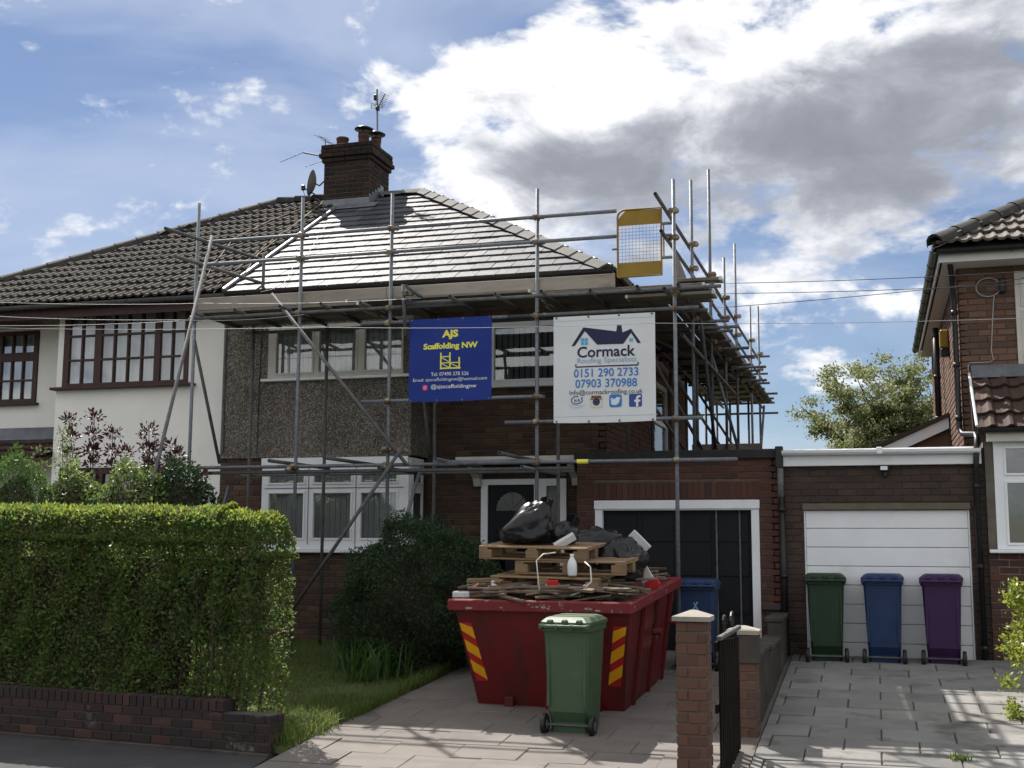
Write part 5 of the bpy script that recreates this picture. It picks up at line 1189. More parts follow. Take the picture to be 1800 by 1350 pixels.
for i, lab in ((0, SCRAP[0]), (1, SCRAP[4]), (2, SCRAP[2]), (4, SCRAP[3]), (7, SCRAP[1])):
    x, y, a, L, w = sp[i]
    T_ = TS @ Matrix.Translation((x, y, Hs+.075+.01*i)) @ Matrix.Rotation(a, 4, 'Z') @ Matrix.Rotation(r.uniform(-.05, .05), 4, 'Y')
    tag(MB(T_).bbox(-L/2, L/2, -w/2*1.6, w/2*1.6, 0, w, b=.006).obj('wood_scrap', 'scrap_wood' if i not in (2, 7) else 'pallet_wood'), lab, 'timber')
dm = MB()
for i in range(120):                                            # the splintered rest nobody could count
    x = r.uniform(-.85, .85); y = r.uniform(-.04, .55) if i < 85 else r.uniform(.5, 2.3); L = min(r.uniform(.2, 1.1), 1.75-2*abs(x)+.25); w = r.uniform(.012, .034)
    dm.T = TS @ Matrix.Translation((x, y, Hs-.01+r.uniform(0, .10)+(.04 if i % 3 else 0))) @ Euler((r.uniform(-.3, .3), r.uniform(-.16, .16), r.gauss(0, .3))).to_matrix().to_4x4()
    dm.bbox(-L/2, L/2, -w, w, 0, w, b=.004)
o = dm.obj('splintered_timber', 'scrap_wood', None, kind='stuff'); o['label'] = 'splintered laths and battens heaped under the pallets in the skip'; o['category'] = 'timber'
PALL = None
def pallet(T_, label, mat='pallet_wood'):
    p = thing('pallet', label, 'pallet', T_.translation); L, D = 1.18, .80
    for k in range(5): y = k*(D-.10)/4; MB(T_).bbox(0, L, y, y+.10, .122, .140, b=.004).obj('deck_board', mat, p)
    for x in (0, L/2-.05, L-.10): MB(T_).bbox(x, x+.10, .0, D, .104, .1215, b=.004).obj('stringer_board', mat, p)
    for y in (0, D/2-.05, D-.10):
        for x in (0, L/2-.07, L-.14): MB(T_).bbox(x, x+.14, y, y+.10, .0185, .1035, b=.004).obj('block', mat, p)
        MB(T_).bbox(0, L, y, y+.10, .0, .018, b=.004).obj('bottom_board', mat, p)
def PT(x, y, z, a, b=0, c=0): return TS @ Matrix.Translation((x, y, z)) @ Euler((b, c, a)).to_matrix().to_4x4()
pallet(PT(-.63, .22, Hs+.085, -.04, 0, .012), 'lowest of three wooden pallets stacked on the skip load')
pallet(PT(-.38, .30, Hs+.235, -.03, .0, .0), 'middle of three wooden pallets, shifted right on the skip load')
pallet(PT(-.78, .30, Hs+.39, -.02, .0, .018), 'topmost of three wooden pallets, under the big black sack')
def sack(name, label, c, R, seed, tail=None, rot=0, amp=.16):
    o = thing(name, label, 'bin bag', c); b = MB(); rings = []; n, mm = 64, 40
    for i in range(mm+1):
        t = math.pi*i/mm; ring = []
        for k in range(n):
            p = 2*math.pi*k/n; d = Vector((math.sin(t)*math.cos(p), math.sin(t)*math.sin(p), -math.cos(t)))
            s = 1+amp*mnoise.noise(d*1.6+Vector((seed*3.1, 0, 0)))*1.6+.07*mnoise.noise(d*5+Vector((seed, 2, 0)))-.065*abs(mnoise.noise(Vector((d.x*3.2, d.y*3.2, d.z*6))+Vector((seed, 5, 0))))-.04*abs(mnoise.noise(d*8+Vector((seed, 1, 3))))-.03*abs(mnoise.noise(d*17+Vector((seed, 1, 9))))
            q = Vector((d.x*R[0]*s, d.y*R[1]*s, d.z*R[2]*s))
            if tail:
                f = max(0, d.z-.15)**1.3; q.x += tail[0]*f; q.z += tail[1]*f; q.x *= 1-.25*f; q.y *= 1-.45*f
            q.z = max(q.z, -R[2]*.72); ring.append(Matrix.Rotation(rot, 3, 'Z') @ q + Vector(c))
        rings.append(ring)
    b.loft(rings); b.obj('bag', 'bag_black', o, True)
    if tail:
        tp = Matrix.Rotation(rot, 3, 'Z') @ Vector((tail[0]*.72+.02, 0, R[2]*.92+tail[1]*.72)) + Vector(c); q = MB()
        for k in range(9):
            a = k*.7; q.add([tp+Vector((-.05+.012*k, .03*math.sin(a), -.05)), tp+Vector((.0+.012*k, .04*math.cos(a), -.06)), tp+Vector((.05+.01*k, .05*math.sin(a+1), .045+.02*math.sin(a*2))), tp+Vector((-.0+.008*k, .05*math.cos(a+2), .05))], [(0, 1, 2, 3)])
        q.obj('bag_neck', 'bag_black', o)
sack('bin_bag', 'large black sack standing on the topmost pallet in the skip', PT(-.34, .62, Hs+.665, 0).translation, (.30, .22, .185), 3, (.20, .19))
sack('bin_bag', 'small torn black sack beside the big sack on the pallets', PT(.02, .75, Hs+.60, 0).translation, (.16, .16, .12), 8, (.06, .08))
sack('bin_bag', 'crumpled dark sack behind the milk bottle on the skip', PT(.22, 1.35, Hs+.45, 0).translation, (.34, .24, .22), 5)
sack('bin_bag', 'round black sack at the right-hand side of the skip', PT(.60, 1.0, Hs+.30, 0).translation, (.27, .25, .27), 6)
o = thing('milk_bottle', 'empty white plastic milk bottle standing on the stacked pallets', 'bottle', PT(.27, .20, Hs+.33, 0).translation)
T_ = PT(.27, .20, Hs+.235, 0); MB(T_).lathe([(.044, 0), (.05, .02), (.05, .11), (.043, .145), (.02, .185), (.018, .20)], (0, 0, 0), 14).obj('bottle_body', 'bottle', o, True); MB(T_).lathe([(.021, .201), (.021, .22)], (0, 0, 0), 12).obj('cap', 'upvc', o)
def junk(name, label, cat, T_, mat, *b):
    o = MB(T_).bbox(*b, b=.006).obj(name, mat); tag(o, label, cat); return o
junk('cardboard_box', 'white and red printed carton jutting over the right rim of the skip', 'carton', PT(.80, 1.15, Hs+.18, .3, .2, 1.05), 'card_white', -.16, .16, -.02, .02, -.07, .07)
junk('cardboard_flap', 'red end of the carton at the right rim of the skip', 'carton', PT(.90, 1.13, Hs+.07, .3, .2, 1.05), 'card_red', -.05, .05, -.022, .022, -.072, .072)
junk('white_packet', 'white printed packet leaning behind the round black sack', 'packet', PT(.70, 1.45, Hs+.50, .1, .1, .8), 'card_white', -.13, .13, -.02, .02, -.05, .05)
junk('cardboard_sheet', 'brown cardboard sheet standing beside the round black sack', 'cardboard', PT(.78, 1.1, Hs+.26, .2, .1, .15), 'card', -.05, .05, -.01, .01, -.14, .14)
junk('crumpled_paper', 'crumpled white sheet beside the big black sack on the pallets', 'paper', PT(.10, .55, Hs+.55, .4, .3, -.5), 'card_white', -.12, .12, -.03, .03, -.03, .05)
junk('drink_can', 'red crushed can inside the lowest pallet', 'can', PT(.06, .20, Hs+.16, .2), 'card_red', -.06, .06, -.03, .03, -.03, .03)
junk('crushed_can', 'red crushed can on the timber below the pallets', 'can', PT(.14, .10, Hs+.07, -.2), 'card_red', -.05, .05, -.03, .03, -.03, .03)
junk('plaster_lump', 'white plaster lump on the left corner of the skip rim', 'rubble', PT(-.87, .02, Hs+.05, .1), 'card_white', -.09, .09, -.05, .05, -.03, .03)
junk('paper_scrap', 'pale paper tucked behind the left end of the lowest pallet', 'paper', PT(-.62, .42, Hs+.13, .3, .3), 'card_white', -.05, .05, -.03, .03, -.06, .06)
for lab, pts in (('white plastic conduit bent in an arch at the front of the skip', [(-.02, .02, .03), (-.04, .02, .22), (-.06, .04, .40), (-.01, .12, .46), (.1, .2, .47)]), ('white plastic conduit hooked over the right of the pallets', [(.22, .0, .03), (.42, -.01, .10), (.52, .02, .2), (.5, .06, .34), (.42, .15, .38)])):
    o = MB().tube([SKT(x, y, Hs+z) for x, y, z in pts], .007, 6).obj('bent_conduit', 'upvc_soft', None, True); tag(o, lab, 'conduit')
for mt_, k0, lab in (('card_white', 0, 'white plaster crumbs and paper bits strewn over the skip load'), ('terracotta', 1, 'orange tile fragments strewn over the skip load')):
    dm = MB()
    for i in range(16):
        s_ = r.uniform(.015, .045); side_ = r.random() < .6
        dm.T = PT(r.uniform(-.85, -.45) if side_ else r.uniform(-.4, .85), r.uniform(-.02, .5), Hs+.05+r.uniform(0, .10), r.uniform(0, 3), r.uniform(-.6, .6), r.uniform(-.6, .6)); dm.bbox(-s_*1.5, s_*1.5, -s_, s_, -s_*.5, s_*.5, b=.01)
    o = dm.obj('debris', mt_, None, kind='stuff'); o['label'] = lab; o['category'] = 'debris'

# ------------------------------------------------------------------ wheelie bins (back with handle and wheels to the street)
def wheelie(label, x, y, mat, rz=0, lean=0, hgt=1.06, dark=None):
    T_ = Matrix.Translation((x, y, GZ(y)+.03)) @ Matrix.Rotation(rz, 4, 'Z') @ Matrix.Rotation(lean, 4, 'X') @ Matrix.Diagonal((.94, 1, 1, 1))
    b = thing('wheelie_bin', label, 'wheelie bin', T_.translation)
    def ring(z, w, y0, y1, c=.03): return [(-w+c, y0, z), (w-c, y0, z), (w, y0+c, z), (w, y1-c, z), (w-c, y1, z), (-w+c, y1, z), (-w, y1-c, z), (-w, y0+c, z)]
    m = MB(T_); m.loft([ring(.0, .19, .10, .50), ring(.10, .195, .09, .51), ring(.20, .20, .03, .52), ring(.55, .215, .015, .55), ring(.93, .232, .0, .58), ring(.935, .252, -.02, .60, .035), ring(.985, .252, -.02, .60, .035)]); m.obj('bin_body', mat, b)
    m = MB(T_)                                                  # raised ribs and arch over the axle
    m.bbox(-.20, -.17, -.0, .02, .25, .92, b=.006); m.bbox(.17, .20, -.0, .02, .25, .92, b=.006); m.obj('rib', mat, b)
    m = MB(T_); m.loft([ring(.99, .262, -.035, .62, .04), ring(1.02, .262, -.035, .62, .04), ring(1.055, .225, .03, .57, .05), ring(1.065, .20, .06, .54, .05)]); ld = m.obj('lid', mat, b)
    m = MB(T_); m.tube([(-.235, -.075, .985), (.235, -.075, .985)], .016, 8)
    for s in (-.24, -.08, .08, .24): m.bbox(s-.018, s+.018, -.085, .0, .955, 1.005, b=.008)
    m.obj('handle', mat, b)
    m = MB(T_)
    for s in (-.15, 0, .15): m.bbox(s-.03, s+.03, -.055, -.01, 1.0, 1.045, b=.01)
    m.obj('hinge', mat, ld)
    MB(T_).tube([(-.25, .075, .075), (.25, .075, .075)], .011, 8).obj('axle', 'galv_old_shaded', b)
    for s in (-1, 1):
        w = MB(T_); c = (s*.245, .075, .075); w.tube([(c[0]-.024, c[1], c[2]), (c[0]-.014, c[1], c[2]), (c[0]+.014, c[1], c[2]), (c[0]+.024, c[1], c[2])], .1, 20, radii=[.088, .1, .1, .088]); wo = w.obj('wheel', 'black_plastic', b, True)
        MB(T_).tube([(c[0]-.028, c[1], c[2]), (c[0]+.028, c[1], c[2])], .042, 12).obj('hub', 'galv_old_shaded', wo)
    return T_, b
_, fb = wheelie('faded green wheelie bin standing in front of the red skip', -2.80, 11.18, 'bin_green', rz=-.05, lean=.015, hgt=1.06)
wheelie('green wheelie bin nearest the boundary wall by the white garage door', -.62, 15.42, 'bin_green_dark', rz=.05)
wheelie('blue wheelie bin between the green and purple ones at the white door', .04, 15.44, 'bin_blue', rz=-.03)
wheelie('purple wheelie bin against the white garage door', .71, 15.46, 'bin_purple', rz=-.07)
Tb, bb = wheelie('blue wheelie bin behind the red skip by the black garage door', -2.08, 14.62, 'bin_blue', rz=.03)
me = MB(Tb)
for a_, b_ in (((-.03, .79), (.04, .68)), ((.02, .80), (-.045, .69))): me.prism([(a_[0]-.008, .002, a_[1]), (a_[0]+.008, .002, a_[1]), (b_[0]+.008, .002, b_[1]), (b_[0]-.008, .002, b_[1])], (0, .006, 0))
me.obj('printed_mark', 'ink_pale', bb)

# ------------------------------------------------------------------ boundary: piers, gate, walls
def pier(label, x, y, w, z0, z1, cap, n):
    p = thing('gate_pier', label, 'pier', (x, y, z0)); MB().box(x-w/2, x+w/2, y-w/2, y+w/2, z0-.1, z1).obj('core', 'mortar', p)
    it = bricks((x-w/2, y-w/2, z0), 0, w, z1-z0, 'brick_pier', blen=.165, course=.0815, joint=.009, proud=.008) + bricks((x+w/2, y-w/2, z0), R90, w, z1-z0, 'brick_pier', blen=.165, course=.0815, joint=.009, proud=.008, off=.08) + bricks((x-w/2, y+w/2, z0), -R90, w, z1-z0, 'brick_pier', blen=.165, course=.0815, joint=.009, proud=.008, off=.08)
    emit('brick', it, p)
    c = w/2+.03; m = MB(); m.loft([[(x-c, y-c, z1), (x+c, y-c, z1), (x+c, y+c, z1), (x-c, y+c, z1)], [(x-c, y-c, z1+.035), (x+c, y-c, z1+.035), (x+c, y+c, z1+.035), (x-c, y+c, z1+.035)], [(x-.02, y-.02, z1+.035+cap), (x+.02, y-.02, z1+.035+cap), (x+.02, y+.02, z1+.035+cap), (x-.02, y+.02, z1+.035+cap)]]); m.obj('pier_cap', 'coping', p)
    return p
pier('tall brick gate pier with a pointed pale cap at the pavement', -1.362, 9.42, .225, -.478, .86, .045, 0)
p2 = pier('far brick gate pier half hidden behind the open dark gate', -1.215, 11.6, .24, GZ(11.6), .62, .04, 0)
MB().bbox(-1.36, -1.07, 11.45, 11.72, .36, .615, b=.01).obj('stone_block', 'concrete', p2)
g = thing('wooden_gate', 'dark slatted gate with scrolled iron top standing open by the tall pier', 'gate', (-1.19, 10.2, GZ(10.2)))
for i in range(11):
    y = 9.62+i*.125; z0 = GZ(y)+.05; MB().bbox(-1.203, -1.183, y, y+.05, z0, .70-.006*i, b=.004).obj('slat', 'gate_wood', g)
for z in (.62, .15, -.32): MB().bbox(-1.232, -1.206, 9.60, 10.98, z, z+.07, b=.004).obj('rail', 'gate_wood', g)
MB().bbox(-1.21, -1.17, 9.58, 11.0, .70, .735, b=.006).obj('top_rail', 'galv_old_shaded', g)
for yc, sgn in ((9.95, 1), (10.5, -1)):
    m = MB(); m.tube([(-1.19, yc+sgn*(.13-.012*k)*math.cos(k*.5)*.9, .80+(.085-.0045*k)*math.sin(k*.5)) for k in range(15)], .012, 6); m.obj('scroll', 'iron', g)
def low_wall():
    w = thing('boundary_wall', 'low stepped grey concrete wall between the two drives', 'wall', (-1.2, 13, GZ(13)))
    secs = [(11.75, 13.2, .43), (13.2, 14.75, .40), (14.75, 15.9, .60)]
    for y0, y1, z in secs:
        n = int((y1-y0)/.36)
        for i in range(n):
            a = y0+(y1-y0)*i/n; b = y0+(y1-y0)*(i+1)/n; q = MB(); q.bbox(-1.27, -1.11+random.uniform(-.006, .006), a+.004, b-.004, GZ(a)-.15, z-.06, b=.01); q.obj('panel', 'concrete', w)
        q = MB(); q.bbox(-1.30, -1.085, y0-.01, y1-.012, z-.059, z, b=.012); q.obj('coping_stone', 'concrete', w)
low_wall()
def front_wall():
    a = Vector((-9.6, 10.66, 0)); b = Vector((-5.30, 10.175, 0)); d = b-a; ang = math.atan2(d.y, d.x); L = d.length
    w = thing('garden_wall', 'low dark brick garden wall with patchy mortar under the hedge', 'wall', ((a+b)/2)[:2]+(-.478,))
    O = (a.x, a.y, -.50); ca, sa = math.cos(ang), math.sin(ang)
    T_ = Matrix.Translation(O) @ Matrix.Rotation(ang, 4, 'Z'); MB(T_).box(0, L, .0, .215, -.1, .385).obj('core', 'mortar_dark', w)
    MB(T_).bbox(-.1, L+.01, -.035, .0, -.1, .055, b=.02).obj('plinth', 'concrete', w)
    it = bricks(O, ang, L, .332, 'brick_garden', v0=.055, course=.083, blen=.232, proud=.012)
    it += bricks((b.x, b.y, -.445), ang+R90, .215, .332, 'brick_garden', course=.083, blen=.22)
    me = unit_brick('brick_garden'); n = int(L/.083)
    for i in range(n):                                          # brick-on-edge coping
        if i > n-7: continue
        u = L*(i+.5)/n; p = Vector((O[0]+ca*u+sa*.014, O[1]+sa*u-ca*.014, O[2]+.442)); it.append((me, Matrix.Translation(p) @ Euler((random.gauss(0, .02), random.gauss(0, .02), ang)).to_matrix().to_4x4() @ Matrix.Diagonal((.073, .22, .11, 1)), .09))
    MB(T_).box(0, L-.6, .01, .2, .385, .485).obj('coping_bed', 'mortar_dark', w)
    emit('brick', it, w)
front_wall()

# ------------------------------------------------------------------ planting
def hedge():
    a = Vector((-9.6, 10.66, 0)); b = Vector((-5.30, 10.175, 0)); d = (b-a).normalized(); pn_ = Vector((-d.y, d.x, 0)); L = 3.98
    h = thing('hedge', 'clipped green privet hedge behind the low garden wall', 'hedge', (a+d*2.2)+Vector((0, 0, -.4)))
    r = np.random.default_rng(3); N = 118000; U = np.empty(N); V = np.empty(N); Z = np.empty(N); O3 = np.zeros((N, 3)); z0, z1, v0, v1 = -.12, 1.80, .10, .86
    which = r.random(N); dep = r.exponential(.045, N).clip(0, .3)
    fr_, tp_, en_ = which < .60, (which >= .60) & (which < .83), (which >= .83) & (which < .90); bk_ = which >= .90
    U[:] = r.uniform(0, L, N); Z[:] = r.uniform(z0, z1, N); V[:] = r.uniform(v0, v1, N)
    V[fr_] = v0+dep[fr_]; Z[tp_] = z1-dep[tp_]; U[en_] = L-dep[en_]; V[bk_] = v1-dep[bk_]
    # uneven faces
    V += np.where(fr_, .035*np.sin(U*5.1+Z*3)+.03*np.sin(U*11.7-Z*7), 0); Z += np.where(tp_, .035*np.sin(U*2.3+V*4)+.025*np.sin(U*6.1+V*2)+.02*np.sin(U*15+1), 0); U += np.where(en_, .04*np.sin(Z*6+V*5)+.03*np.sin(Z*13), 0)
    # rounded shoulders
    ex = np.clip(U-(L-.42), 0, None); ez = np.clip(Z-(z1-.42), 0, None); rad = np.hypot(ex, ez); k = rad > .42; s = np.where(k, .42/np.maximum(rad, 1e-6), 1)
    U = np.where(k, L-.42+ex*s, U); Z = np.where(k, z1-.42+ez*s, Z)
    fz = np.clip(Z-(z1-.3), 0, None); fv = np.clip(v0+.3-V, 0, None); rd = np.hypot(fz, fv); k2 = rd > .3; s2 = np.where(k2, .3/np.maximum(rd, 1e-6), 1); Z = np.where(k2, z1-.3+fz*s2, Z); V = np.where(k2, v0+.3-fv*s2, V)
    U -= np.clip((.1-Z), 0, .3)*.30*(U > L-.5)
    Z -= U*.018
    thin = (U > L-1.35) & (Z < .75) & (r.random(N) < .5*np.clip((U-(L-1.35))/.5, 0, 1)*np.clip((.75-Z)/.35, 0, 1)); keep = ~thin & ~((Z < .05) & (r.random(N) < .35))
    P = np.stack([a.x+d.x*U+pn_.x*V, a.y+d.y*U+pn_.y*V, Z], 1)
    out = np.zeros((N, 3)); out[fr_] = np.array(-pn_)*.6; out[tp_] = (0, 0, .9); out[en_] = np.array(d)*.6
    pat = np.sin(U*3.1+1)*np.sin(Z*2.3+U*1.7)+.6*np.sin(U*9+Z*6); dead = fr_ & (pat > .95) & (r.random(N) < .45); keep &= ~(fr_ & (pat < -1.0) & (r.random(N) < .55))
    leaves('dry_leaves', P[keep & dead], .034, 'leaf_dry', h, out[keep & dead], .1, 1., 24, .5); keep &= ~dead
    big_ = r.random(N) < .25
    leaves('foliage', P[keep & ~big_], .034, 'leaf_hedge', h, out[keep & ~big_], .25, .9, 4, .55); leaves('foliage', P[keep & big_]+out[keep & big_]*.03, .05, 'leaf_hedge', h, out[keep & big_], .35, .9, 14, .5)
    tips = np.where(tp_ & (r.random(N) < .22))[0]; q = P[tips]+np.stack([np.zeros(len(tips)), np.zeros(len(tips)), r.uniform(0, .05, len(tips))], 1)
    leaves('sunlit_shoots', q, .045, 'leaf_gold', h, None, 1.2, .6, 9, .45)  # extra gold leaves colour the hedge top as if sunlit
    T_ = Matrix.Translation(a) @ Matrix.Rotation(math.atan2(d.y, d.x), 4, 'Z')
    m = MB(T_); m.box(0, L-1.1, v0+.16, v1-.16, 0, z1-.52).box(L-1.09, L-.22, v0+.17, v1-.17, .50, z1-.52); m.obj('shade_core', 'core_dark', h)  # solid dark boxes added inside the leaves to block light
    for i in range(46):
        u = L-.15-1.6*(i/46)+r.uniform(-.05, .05); v = r.uniform(v0+.1, v1-.1); p0 = Vector((u*.97, v, -.5)); p1 = Vector((u+r.uniform(-.1, .1), v+r.uniform(-.1, .1), .3)); p2 = Vector((u+r.uniform(-.2, .2), v+r.uniform(-.2, .2), .95))
        MB(T_).tube([p0, p1, p2], .01, 5, radii=[.013, .009, .005]).obj('stem', 'bark', h)
hedge()
def blob_pts(c, R, n, r, shell=.25, flat=-.6):
    d = r.normal(size=(n, 3)); d /= np.linalg.norm(d, axis=1)[:, None]; d = d[d[:, 2] > flat]
    f = 1-r.exponential(shell*.4, len(d)).clip(0, .8); lump = 1+.10*np.sin(d[:, 0]*7+c[0])*np.sin(d[:, 1]*6+c[1]*3)+.09*np.sin(d[:, 2]*9+d[:, 0]*5)
    return np.array(c)+d*np.array(R)*(f*lump)[:, None], d
def shrub(label, c, R, n, size, mat, seed, core=True, stems=6, cat='shrub', up=.4, name='shrub', aspect=.5):
    r = np.random.default_rng(seed); gz = GZ(c[1]); s = thing(name, label, cat, (c[0], c[1], gz)); pts, d = blob_pts(c, R, n, r)
    pts = pts[pts[:, 2] > gz]; leaves('foliage', pts, size, mat, s, None, up, 1., seed, aspect)
    if core: lumpy('shade_core', c, [v*.72 for v in R], 'core_dark', s, .1, seed)  # solid dark lump added to keep the inside of the bush in shade
    for i in range(stems):
        a = r.uniform(0, 6.28); t = Vector((c[0]+math.cos(a)*R[0]*.6, c[1]+math.sin(a)*R[1]*.6, c[2]+R[2]*.4)); MB().tube([(c[0]+.05*math.cos(a), c[1]+.05*math.sin(a), gz-.05), (c[0]+.2*R[0]*math.cos(a), c[1]+.2*R[1]*math.sin(a), (gz+c[2])/2), t], .02, 6, radii=[.025, .018, .006]).obj('stem', 'bark', s)
    return s
# the dark clipped conifer beside the skip: dense short sprays
cf = shrub('dense dark green conifer bush beside the loaded skip', (-5.43, 14.25, .62), (1.02, .80, 1.10), 42000, .045, 'leaf_conifer', 31, True, 4, 'bush', .6, 'conifer_bush', .35)
r31 = np.random.default_rng(77); pts = []
for k in range(70):
    d = r31.normal(size=3); d[2] = abs(d[2])*.9; d /= np.linalg.norm(d); c = np.array((-5.43, 14.25, .62))+d*np.array((1.0, .78, 1.08))*r31.uniform(.92, 1.03); pts.append(c+r31.normal(size=(190, 3))*.055*np.array((1, 1, .8)))
leaves('sprays', np.concatenate(pts), .04, 'leaf_conifer', cf, None, .9, .8, 32, .35)
# strap-leaved plants at its foot
for i, (px, py, n) in enumerate(((640, 1150, 70), (690, 1150, 60), (615, 1105, 50), (740, 1150, 45))):
    Y = 13.3+.25*i if i != 2 else 14.0; c = PY(px, py, Y); r = np.random.default_rng(50+i)
    t = thing('strap_leaf_plant', ['long-leaved plant left of the conifer foot, nearest the lawn', 'long-leaved plant under the front of the conifer', 'long-leaved plant at the far left of the conifer by the wall', 'long-leaved plant under the right of the conifer by the drive'][i], 'plant', (c.x, Y, GZ(Y)))
    blades('leaf', np.stack([c.x+r.normal(0, .13, n), Y+r.normal(0, .12, n), np.full(n, GZ(Y))], 1), .50, .020, 'leaf_fern', t, .75, 60+i)
# mixed shrubs behind the hedge
def at(px, py, Y): p = PY(px, py, Y); return (p.x, p.y, p.z)
def tallshrub(label, px, py, Y, rx, h, n, size, mat, seed, **k):
    p = PY(px, py, Y); zt = p.z; c = (p.x, Y, zt-h*.5); return shrub(label, c, (rx, rx*.8, h*.5), n, size, mat, seed, **k)
tallshrub('feathery bright green shrub at the left edge behind the hedge', 30, 800, 12.6, .46, 1.9, 9000, .06, 'leaf_fern', 41, up=1.2, aspect=.25)
tallshrub('pale green leafy shrub behind the hedge below the porch roof', 130, 822, 12.9, .42, 1.6, 4200, .065, 'leaf_shrub', 42)
tallshrub('broad green shrub behind the middle of the hedge', 235, 818, 13.0, .62, 1.7, 8000, .06, 'leaf_shrub', 43)
tallshrub('dark green shrub behind the hedge near the raking scaffold tube', 320, 812, 13.2, .48, 1.7, 6500, .055, 'leaf_conifer', 44)
def stalks(label, name, lst, Y, mat, size, n, seed, rad=.07):
    r = np.random.default_rng(seed); p0 = PY(*lst[0][0], Y); s = thing(name, label, 'shrub', (p0.x, Y, GZ(Y))); pts = []
    for tops in lst:
        t = PY(*tops[0], Y); bx_ = PY(tops[0][0]+(tops[1] if len(tops) > 1 else 0), 900, Y); b = Vector((bx_.x, Y, GZ(Y)))
        MB().tube([b, b.lerp(t, .55)+Vector((.03, 0, 0)), t], .01, 5, radii=[.016, .011, .004]).obj('stem', 'bark', s)
        for f in (1., .93, .86, .62, .5):
            c = b.lerp(t, f); m_ = int(n*(1 if f > .8 else .6)); pts.append(np.array(c)+r.normal(size=(m_, 3))*np.array((rad, rad, rad*.8))*(1 if f > .8 else 1.4))
    leaves('foliage', np.concatenate(pts), size, mat, s, None, .6, 1., seed, .5)
stalks('purple-leaved shrub with tall bare stems against the white wall', 'purple_shrub', [((122, 738), 45), ((166, 732), -8), ((198, 762), -10), ((160, 790), 0)], 13.7, 'leaf_purple', .05, 100, 71, .045)
stalks('purple-leaved shrub beside the raking tube', 'purple_shrub', [((262, 758), 0), ((268, 790), 5), ((222, 795), 4), ((300, 785), -6), ((310, 800), 0), ((352, 838), 4)], 13.5, 'leaf_purple', .05, 100, 72, .05)
stalks('thin yellow-green sapling in front of the white wall', 'sapling', [((110, 762), 8), ((70, 795), 10), ((118, 775), 4)], 13.3, 'leaf_shrub', .05, 30, 73, .05)
# sunlit bush on the right
rb = shrub('yellow-green leafy bush leaning in at the right edge of the drive', (1.98, 12.7, .42), (.72, .55, .80), 7500, .055, 'leaf_gold', 81, True, 6, 'bush', .5, 'golden_bush', .5)
pts = []
for k in range(26):
    a = r31.uniform(1.6, 4.7); c = np.array((1.98+.72*math.cos(a)*r31.uniform(.9, 1.2), 12.7+.5*math.sin(a), r31.uniform(-.2, 1.1))); pts.append(c+r31.normal(size=(70, 3))*.045)
leaves('sprigs', np.concatenate(pts), .05, 'leaf_gold', rb, None, .6, 1, 83, .5)
o = thing('drive_weed', 'small green weed growing in the gap between paving slabs', 'weed', (.62, 11.75, GZ(11.75)))
wp = PX(1687, 1308, .60); r_ = np.random.default_rng(5)
blades('leaf', np.stack([wp.x+r_.normal(0, .05, 90), wp.y+r_.normal(0, .05, 90), np.full(90, GZ(wp.y)+.03)], 1), .05, .012, 'grass_blade', o, .8, 91)
# blossoming tree beyond the garages
def tree():
    r = np.random.default_rng(9); rr_ = random.Random(9); t = thing('hawthorn_tree', 'pale green blossoming tree standing behind the flat-roofed garages', 'tree', (.55, 27.5, .03))
    base = Vector((.55, 27.5, .03)); m = MB(); m.tube([base-Vector((0, 0, .1)), base+Vector((.05, 0, 1.2)), base+Vector((-.05, .05, 2.4))], .1, 10, radii=[.19, .15, .13]); m.obj('trunk', 'bark', t, True)
    fork = base+Vector((-.05, .05, 2.3)); tips = [(-1.55, .2, 4.55), (-1.0, -.3, 5.15), (-.95, -.2, 4.0), (-1.3, .1, 3.3), (-.3, -.4, 5.0), (.35, .1, 5.35), (.9, -.2, 5.40), (1.4, .2, 5.0), (.3, -.5, 4.4), (1.0, -.4, 4.2), (-.5, -.5, 3.6), (.2, -.5, 3.4), (1.6, -.2, 4.4), (1.9, .1, 3.6), (-.9, .3, 2.8), (.7, .6, 4.6), (-.5, .4, 4.4), (1.2, -.5, 3.4), (.75, -.2, 4.9), (-.05, -.2, 4.1)]
    lp = []; bp_ = []
    for x, y, z in tips:
        e = Vector((x, 27.5+y*2, z)); c1 = fork.lerp(e, .5)+Vector((rr_.uniform(-.1, .1), rr_.uniform(-.1, .1), .22)); MB().tube([fork, c1, e], .02, 6, radii=[.055, .03, .008]).obj('limb', 'bark', t)
        for k in range(15):
            f = rr_.uniform(.42, 1.05); c = (fork.lerp(c1, f*2) if f < .5 else c1.lerp(e, f*2-1)); c = c+Vector((rr_.gauss(0, .20), rr_.gauss(0, .3), rr_.gauss(0, .15)))
            lp.append(np.array(c)+r.normal(size=(130, 3))*np.array((.12, .12, .075))); 
            if rr_.random() < .6: bp_.append(np.array(c)+np.array((0, 0, .05))+r.normal(size=(22, 3))*np.array((.11, .11, .05)))
    c = MB().obj('crown', 'bark', t); bpy.data.objects.remove(c)
    leaves('crown', np.concatenate(lp), .075, 'leaf_tree', t, None, .35, 1., 10, .55); leaves('blossom', np.concatenate(bp_), .05, 'blossom', t, None, .6, 1., 11, .8)
tree()

